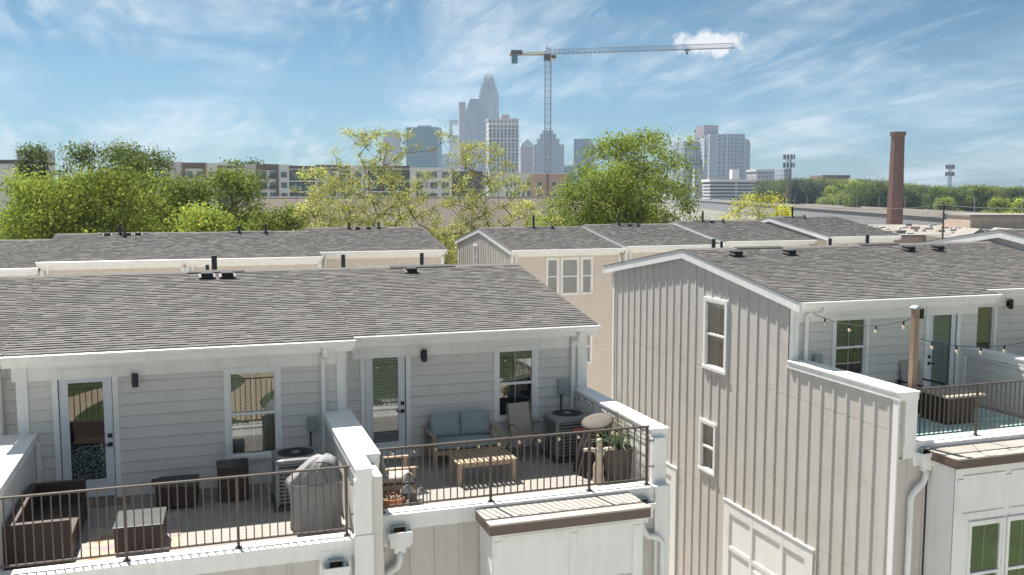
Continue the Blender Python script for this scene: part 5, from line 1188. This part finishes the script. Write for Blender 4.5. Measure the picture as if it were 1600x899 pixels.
# spired tower with crown
t, w_, z = tower('tallest tower with a spiked crown on the skyline', 748, 781, 185, 1900, 'tower_grey', 40, 3, (9, 1.6, .8, 'tower_stone'))
levels = [(185, 1.0), (150, .92), (139, .78), (130, .62), (122, .46)]
for i in range(1, len(levels)):
    v0, f0 = levels[i - 1]; v1, f1 = levels[i]; z0, z1 = zat(v0, 1900), zat(v1, 1900); h0 = w_ / 2 * f1
    mb = MB(); mb.box(-h0, h0, 20 - 20 * f1, 20 + 20 * f1, z0, z1); mb.build('setback', 'tower_grey', t)
    mb = MB(); n = 9
    for j in range(n):
        x = -h0 + 2 * h0 * j / (n - 1)
        for y in (20 - 20 * f1, 20 + 20 * f1): mb.loft([[(x - 1, y - 1, z0), (x + 1, y - 1, z0), (x + 1, y + 1, z0), (x - 1, y + 1, z0)], [(x - .8, y - .8, z1 + 2), (x + .8, y - .8, z1 + 2), (x + .8, y + .8, z1 + 2), (x - .8, y + .8, z1 + 2)], [(x - .1, y - .1, z1 + 10), (x + .1, y - .1, z1 + 10), (x + .1, y + .1, z1 + 10), (x - .1, y + .1, z1 + 10)]])
    tag(mb.build('crown_spikes', 'tower_pale', t), kind='stuff')
zc = zat(122, 1900); mb = MB()
for j in range(7):
    x = -6 + 2 * j; mb.tube([(x, 20, zc), (x, 20, zat(108 + abs(j - 3) * 2.6, 1900))], .9, 5, r2=.25)
tag(mb.build('crown_spikes', 'tower_pale', t), kind='stuff')
# white residential tower with built window columns
t, w_, z = tower('white residential tower with regular dark windows in front of the spired one', 762, 812, 188, 1250, 'far_concrete', 30, 8, None, 'apt_grey', group=SK)
mb = MB(); mb.box(-w_ / 2 - .2, w_ / 2 + .2, -.2, 30.2, 0, z - 1); mb.build('skin', 'tower_white', t)
mb = MB()
for i in range(8):
    x = -w_ / 2 + w_ * (i + .5) / 8
    for f in range(22): mb.box(x - 1.5, x + 1.5, -.45, -.2, 8 + f * 4.4, 8 + f * 4.4 + 2.6)
tag(mb.build('windows', 'apt_dark', t), kind='stuff')
mb = MB(); mb.box(-2, 9, 8, 20, z, z + 8); mb.build('plant_room', 'tower_pink', t)
mb = MB()
for f in range(9): mb.box(w_ / 2 - 1, w_ / 2 + 2.2, -.8, 4, z - 6 - f * 4.6, z - 5.2 - f * 4.6)
mb.build('balconies', 'apt_grey', t)
mb = MB(); mb.box(-w_ / 2 + 2, -w_ / 2 + 12, -.9, 0, z - 38, z - 26); mb.build('glass_bay', 'tower_glass_teal', t)
t, w_, z = tower('small beige tower with a pediment right of the white tower', 813, 834, 230, 1500, 'tower_pink', 20, 5)
mb = MB(); mb.prism([(-w_ / 2 - .5, z), (w_ / 2 + .5, z), (w_ / 2 - 1, z + 5), (0, z + 13), (-w_ / 2 + 1, z + 5)], 'y', -1, 20); mb.build('pediment', 'tower_pale', t)
# stepped tower
t, w_, z = tower('stepped grey tower directly behind the crane mast', 834, 881, 226, 1600, 'tower_grey', 40, 2, (10, 1.2, .6, 'tower_stone'))
for f, v in ((.76, 217), (.55, 209), (.36, 203.5)): mb = MB(); mb.box(-w_ / 2 * f - 1, w_ / 2 * f - 1, 20 - 20 * f, 20 + 20 * f, z - 5, zat(v, 1600)); mb.build('setback', 'tower_grey', t)
t, w_, z = tower('blue glass tower with a stepped right corner, right of the crane', 893, 924, 217, 1600, 'tower_blue', 34, -14, (8, .8, .4, 'tower_blue')); mb = MB(); mb.box(w_ / 2, w_ / 2 + 6, 2, 30, 0, z - 9); mb.build('side_shaft', 'tower_blue', t)
tower('low bluish block between the stepped and the blue glass towers', 880, 896, 259, 1500, 'tower_blue', 20, 0)
tower('narrow faceted hotel tower behind the big green tree', 1062, 1108, 221, 1250, 'tower_hotel', 34, 14, (6, 1.4, .7, 'tower_pale'))
t, w_, z = tower('square topped tower rising behind the curved hotel', 1093, 1125, 196, 1500, 'tower_pink', 30, 16); mb = MB(); mb.box(-w_ / 2 + 8, w_ / 2 - 1, -.5, 2, 0, z - 8); mb.build('glass_face', 'tower_blue', t)
# curved hotel: faceted plan
t = far_thing('skyscraper', 'broad curved hotel tower with ribbed blue grey face', 'tower', 1142, 1200, 0, SK); k3 = 1200 / FPX
fac = [(-37, 20, 214), (-32, 8, 212), (-22, 1, 210), (-8, -2, 210), (8, -2, 210), (20, 1, 210.5), (29, 8, 218), (35, 20, 222)]
for (x0, y0, v0), (x1, y1, v1) in zip(fac[:-1], fac[1:]):
    zt_ = zat(max(v0, v1) if x1 > 20 else min(v0, v1), 1200); mb = MB(); mb.prism([(x0 * k3, y0), (x1 * k3, y1), (x1 * k3, 60), (x0 * k3, 60)], 'z', 0, zt_); mb.build('facet', 'tower_hotel', t)
    mb = MB(); mb.box(x0 * k3 - .9, x0 * k3 + .9, y0 - 1.2, y0 + 2, 0, zt_ + 1); mb.build('rib', 'tower_pale', t)
tower('low grey office block right of the curved hotel', 1179, 1222, 268, 1000, 'tower_stone', 30, 6, None, 'apt_grey', 'office_block', 'low blocks below the skyline'); tower('small grey block under the left antenna mast', 1222, 1238, 264, 900, 'tower_grey', 20, 10, None, None, 'office_block', 'low blocks below the skyline')
tower('grey block at the right edge of the big green tree', 1085, 1104, 264, 1000, 'far_concrete', 12, 0, None, None, 'office_block', 'low blocks below the skyline')
tower('white slab standing in front of the curved hotel', 1144, 1154, 265, 1050, 'apt_white', 10, 5, None, None, 'office_block', 'low blocks below the skyline')
tower('low parking deck with dark openings below the curved hotel', 1108, 1192, 284, 900, 'deck_parking', 30, 3, None, 'apt_white', 'parking_deck', 'low blocks below the skyline')
tower('long red brick building on the right horizon', 1283, 1327, 279, 640, 'brick_pink', 20, 4, None, 'apt_brown', 'brick_building', 'low blocks below the skyline')
# crane
dC = 350; cz = zat(81, dC); kc = dC / FPX
cr = far_thing('tower_crane', 'tower crane with long jib reaching right over the skyline', 'crane', 855.5, dC)
def lattice(mb, a, b, w_, n, r_=.10, h=None, tri=False):
    a = Vector(a); b = Vector(b); d = (b - a).normalized(); sd = d.cross(Vector((0, 0, 1)))
    if sd.length < .1: sd = Vector((1, 0, 0))
    sd.normalize(); up = sd.cross(d); h = h or w_
    cs = [(-1, -1), (1, -1), (0, 1)] if tri else [(-1, -1), (1, -1), (1, 1), (-1, 1)]
    P = lambda t_, c_: a + (b - a) * t_ + sd * c_[0] * w_ / 2 + up * c_[1] * h / 2
    for c_ in cs: mb.tube([P(0, c_), P(1, c_)], r_, 5)
    for i in range(n):
        for q, c_ in enumerate(cs):
            e = cs[(q + 1) % len(cs)]; mb.tube([P(i / n, c_), P((i + 1) / n, e)], r_ * .6, 4); mb.tube([P(i / n, c_), P(i / n, e)], r_ * .6, 4)
mb = MB(); lattice(mb, (0, 0, 0), (0, 0, cz - 3), 2.2, 28, .15); mb.build('mast', 'crane_steel', cr)
tipx = span(855.5, 1137, dC * .955); tip = (tipx, -dC * .045, zat(71.5, dC * .955))
mb = MB(); lattice(mb, (1, 0, cz), tip, 1.5, 40, .11, 1.7, True); mb.build('jib', 'crane_steel', cr)
mb = MB(); lattice(mb, (-1, 0, cz - .4), (-14.2, .6, cz - 1.0), 1.6, 8, .12, .7); mb.box(-14, -1, -.7, .7, cz - 1.3, cz - 1.1); mb.build('counter_jib', 'crane_tan', cr)
mb = MB(); mb.box(-13.4, -11.2, -.9, .9, cz - 4.2, cz - 1.3); mb.build('counterweight', 'crane_block', cr)
mb = MB(); mb.box(-13.6, -9.4, -.8, .8, cz - 1.1, cz + .5); mb.build('winch', 'apt_dark', cr)
mb = MB(); mb.box(-1.5, 1.5, -1.5, 1.5, cz - 3.2, cz - 1.0); mb.build('slewing_ring', 'apt_dark', cr)
mb = MB(); mb.box(.9, 2.9, -1.9, -.2, cz - 3.4, cz - 1.2); cb = mb.build('cab', 'apt_white', cr); mb = MB(); mb.box(1.1, 2.95, -1.95, -1.9, cz - 2.6, cz - 1.5); mb.build('cab_window', 'apt_dark', cb)
mb = MB(); lattice(mb, (-.5, 0, cz - 1), (.2, 0, cz + 2.0), 1.4, 3, .14); mb.build('head', 'crane_steel', cr)
q = .75; hk = Vector((1, 0, cz)).lerp(Vector(tip), q); mb = MB(); mb.cbox((hk.x, hk.y, hk.z - 1.1), (1.8, 1.2, .5)); mb.cbox((hk.x, hk.y, hk.z - 2.1), (.7, .5, .9)); mb.tube([(hk.x, hk.y, hk.z - 1.2), (hk.x, hk.y, hk.z - 2.0)], .06, 4); mb.build('trolley', 'apt_dark', cr)
# brick chimney
dK = 260; kk = dK / FPX
ck = far_thing('brick_chimney', 'tall tapering red brick factory chimney with faded white lettering', 'chimney', 1399.5, dK, 22)
zt_ = zat(206.5, dK); r0, r1 = 13.6 * kk, 10.4 * kk
def octr(r_, z): return [(r_ * math.cos(R(22.5 + 45 * j)), r_ * math.sin(R(22.5 + 45 * j)), z) for j in range(8)]
mb = MB(); mb.loft([octr(r0 + (r1 - r0) * t_, zt_ * t_) for t_ in (0, .55, .965)]); mb.build('shaft', 'brick_red', ck)
mb = MB(); mb.loft([octr(r1 + .05, zt_ * .84), octr(r1 + .12, zt_ * .845), octr(r1 + .06, zt_ * .85)]); mb.build('brick_band', 'brick_red', ck)
mb = MB(); mb.loft([octr(r1 + .02, zt_ * .962), octr(r1 + .34, zt_ * .972), octr(r1 + .38, zt_), octr(r1 - .4, zt_)]); mb.build('cap', 'brick_red', ck)
rnd = random.Random(9); mb = MB(); z = zt_ * .82; fa = R(-135)
while z > zt_ * .30:
    hh = rnd.uniform(.75, 1.05); rr = (r0 + (r1 - r0) * z / zt_) * math.cos(R(22.5)) + .03
    if rnd.random() > .13:
        ww = rnd.uniform(.30, .42); nx, ny = math.cos(fa), math.sin(fa); tx, ty = -ny, nx
        for (a_, b_, c_, d_) in ((-ww, -ww + .14, 0, hh), (ww - .14, ww, 0, hh) if rnd.random() < .6 else (ww - .14, ww, 0, hh * .5), (-ww + .14, ww - .14, rnd.choice((0, hh * .4, hh - .16)), None)):
            d_ = c_ + .16 if d_ is None else d_
            mb.add([(rr * nx + tx * a_, rr * ny + ty * a_, z - hh + c_), (rr * nx + tx * b_, rr * ny + ty * b_, z - hh + c_), (rr * nx + tx * b_, rr * ny + ty * b_, z - hh + d_), (rr * nx + tx * a_, rr * ny + ty * a_, z - hh + d_)], [(0, 1, 2, 3)])
    z -= hh + .28
mb.build('painted_lettering', 'faded_paint', ck)
# antenna masts
def mast(label, u, vtop, d, wide):
    t = far_thing('antenna_mast', label, 'antenna mast', u, d, 0, 'cell towers'); z = zat(vtop, d)
    mb = MB(); lattice(mb, (0, 0, 0), (0, 0, z), wide, 18, .12); mb.build('lattice', 'apt_dark', t)
    for zz in (z - 1.5, z - 6):
        mb = MB()
        for j in range(9): a = j * 2 * math.pi / 9; mb.box(wide * 1.5 * math.cos(a) - .3, wide * 1.5 * math.cos(a) + .3, wide * 1.5 * math.sin(a) - .2, wide * 1.5 * math.sin(a) + .2, zz - 1.4, zz + 1.2); mb.tube([(0, 0, zz), (wide * 1.5 * math.cos(a), wide * 1.5 * math.sin(a), zz)], .08, 4)
        mb.build('antenna_ring', 'apt_dark', t)
mast('antenna mast above the trees left of the chimney', 1231.5, 241, 520, 1.9)
mast('antenna mast above the trees right of the chimney', 1483, 257, 600, 1.6)
# viaduct
va, vb = far(1085, 306, 1000), far(1640, 346, 225); va.z = vb.z = 0
vd = (vb - va).normalized(); vn = Vector((-vd.y, vd.x, 0))
vt = thing('viaduct', 'long pale rail viaduct with dark retaining wall crossing below the chimney', 'viaduct', va, math.atan2(vd.y, vd.x), None, local=True); Lv = (vb - va).length
zv = 8.4
mb = MB(); mb.box(0, Lv, -5, 5, 0, zv - 1.2); mb.build('retaining_wall', 'viaduct_wall', vt)
mb = MB(); mb.box(0, Lv, -5.6, 5.6, zv - 1.2, zv - .5); mb.build('deck_slab', 'viaduct', vt)
for y in (-5.6, 5.3): mb = MB(); mb.box(0, Lv, y, y + .3, zv - .5, zv + .5); mb.build('parapet', 'viaduct', vt)
for i in range(26): mb = MB(); x = Lv * (i + .5) / 26; mb.tube([(x, 0, zv - .5), (x, 0, zv + 5)], .09, 6); mb.build('catenary_pole', 'far_concrete', vt)
# industrial roofs
io = far_thing('warehouse', 'white flat roofed warehouse in front of the chimney', 'warehouse', 1440, 190)
mb = MB(); mb.box(-22, 34, 0, 62, 0, 5.8); mb.build('wall', 'brick_pink', io); mb = MB(); mb.box(-22.3, 34.3, -.3, 62.3, 5.8, 6.1); mb.build('roof', 'roof_white', io)
rnd = random.Random(12)
for i in range(80):
    x, y = rnd.uniform(-20, 32), rnd.uniform(2, 60); a, b, c_ = rnd.uniform(.4, 2.4), rnd.uniform(.4, 1.6), rnd.uniform(.15, .7); mb = MB(); mb.box(x, x + a, y, y + b, 6.1, 6.1 + c_); mb.build('rooftop_unit', rnd.choice(('clutter_tan', 'viaduct_wall', 'apt_grey', 'brick_pink', 'far_concrete')), io)
sw = far_thing('sawtooth_shed', 'white sawtooth roofed shed with dark skylights at the right edge', 'shed', 1570, 175)
mb = MB(); mb.box(-8, 14, 0, 26, 0, 6.0); mb.build('wall', 'roof_white', sw)
for i in range(3):
    x = -7 + i * 6.2; mb = MB(); mb.prism([(x, 6.0), (x + 5.6, 6.0), (x + 2.8, 7.9)], 'y', 0, 7); g = mb.build('gable_roof', 'roof_white', sw)
    for j in range(3): mb = MB(); mb.box(x + 1.45 + j * .95, x + 2.25 + j * .95, -.08, 0, 6.15, 7.0); mb.build('skylight', 'apt_dark', g)
bh = far_thing('tan_warehouse', 'plain tan warehouse behind the sawtooth shed', 'warehouse', 1580, 215); mb = MB(); mb.box(-9, 16, 0, 14, 0, 9.2); mb.build('wall', 'clutter_tan', bh); mb = MB(); mb.box(-9.3, 16.3, -.3, 14.3, 9.2, 9.6); mb.build('parapet', 'roof_white', bh)
bs = far_thing('blue_shed', 'blue metal shed beyond the viaduct right of the chimney', 'shed', 1432, 420); mb = MB(); mb.prism([(-8, 0), (8, 0), (8, 9.4), (0, 11.2), (-8, 9.4)], 'y', 0, 20); mb.build('body', 'shed_blue', bs); mb = MB(); mb.prism([(-8.4, 9.3), (0, 11.3), (8.4, 9.3), (8.4, 9.5), (0, 11.55), (-8.4, 9.5)], 'y', -.3, 20.3); mb.build('roof', 'shed_blue', bs)
# utility pole with wires
up_ = far_thing('utility_pole', 'wooden utility pole with cross arm in front of the white warehouse roof', 'utility pole', 1476, 150, 20); zp = zat(318, 150)
mb = MB(); mb.tube([(0, 0, 0), (0, 0, zp)], .17, 8, r2=.12); mb.build('pole', 'pole_wood', up_)
mb = MB(); mb.box(-1.5, 1.5, -.06, .06, zp - .6, zp - .42); mb.build('cross_arm', 'pole_wood', up_)
for x in (-1.35, -.5, .5, 1.35): mb = MB(); mb.lathe([(.05, zp - .42), (.06, zp - .3), (.03, zp - .22)], (x, 0, 0), 8); mb.build('insulator', 'box_grey', up_)
mb = MB(); mb.lathe([(.22, zp - 2.6), (.24, zp - 2.5), (.24, zp - 1.6), (.1, zp - 1.5)], (.35, -.1, 0), 10); mb.build('transformer', 'box_grey', up_)
pb = far(1476, 300, 150); pl_ = far(1290, 300, 190); pr_ = far(1700, 300, 115)
for k_, dz in ((0, -.25), (1, -.3), (2, -2.0)):
    a = Vector((pb.x, pb.y, zp + dz)); mb = MB(); mb.tube(sag(Vector((pl_.x, pl_.y + k_, zp + dz - 1.0)), a, .5, 10), .03, 4); mb.tube(sag(a, Vector((pr_.x, pr_.y + k_, zp + dz + .3)), .4, 10), .03, 4)
    tag(mb.build('overhead_wire', 'wire'), ('highest', 'middle', 'lowest')[k_] + ' of the wires running through the wooden utility pole', 'wire', 'overhead wires')
# ------------------------------------------------------------------ haze
def haze():
    m = bpy.data.materials.new('haze_air'); m.use_nodes = True; nt = m.node_tree; nt.nodes.clear(); o = nt.nodes.new('ShaderNodeOutputMaterial'); v = nt.nodes.new('ShaderNodeVolumePrincipled')
    v.inputs['Color'].default_value = (.55, .74, 1, 1); v.inputs['Density'].default_value = HAZE; v.inputs['Anisotropy'].default_value = .3; nt.links.new(v.outputs[0], o.inputs['Volume']); M['haze'] = m
    mb = MB(); mb.box(-1500, 2400, -400, 2400, -1, 290); tag(mb.build('haze', 'haze'), kind='stuff')
HAZE = .00014
haze()
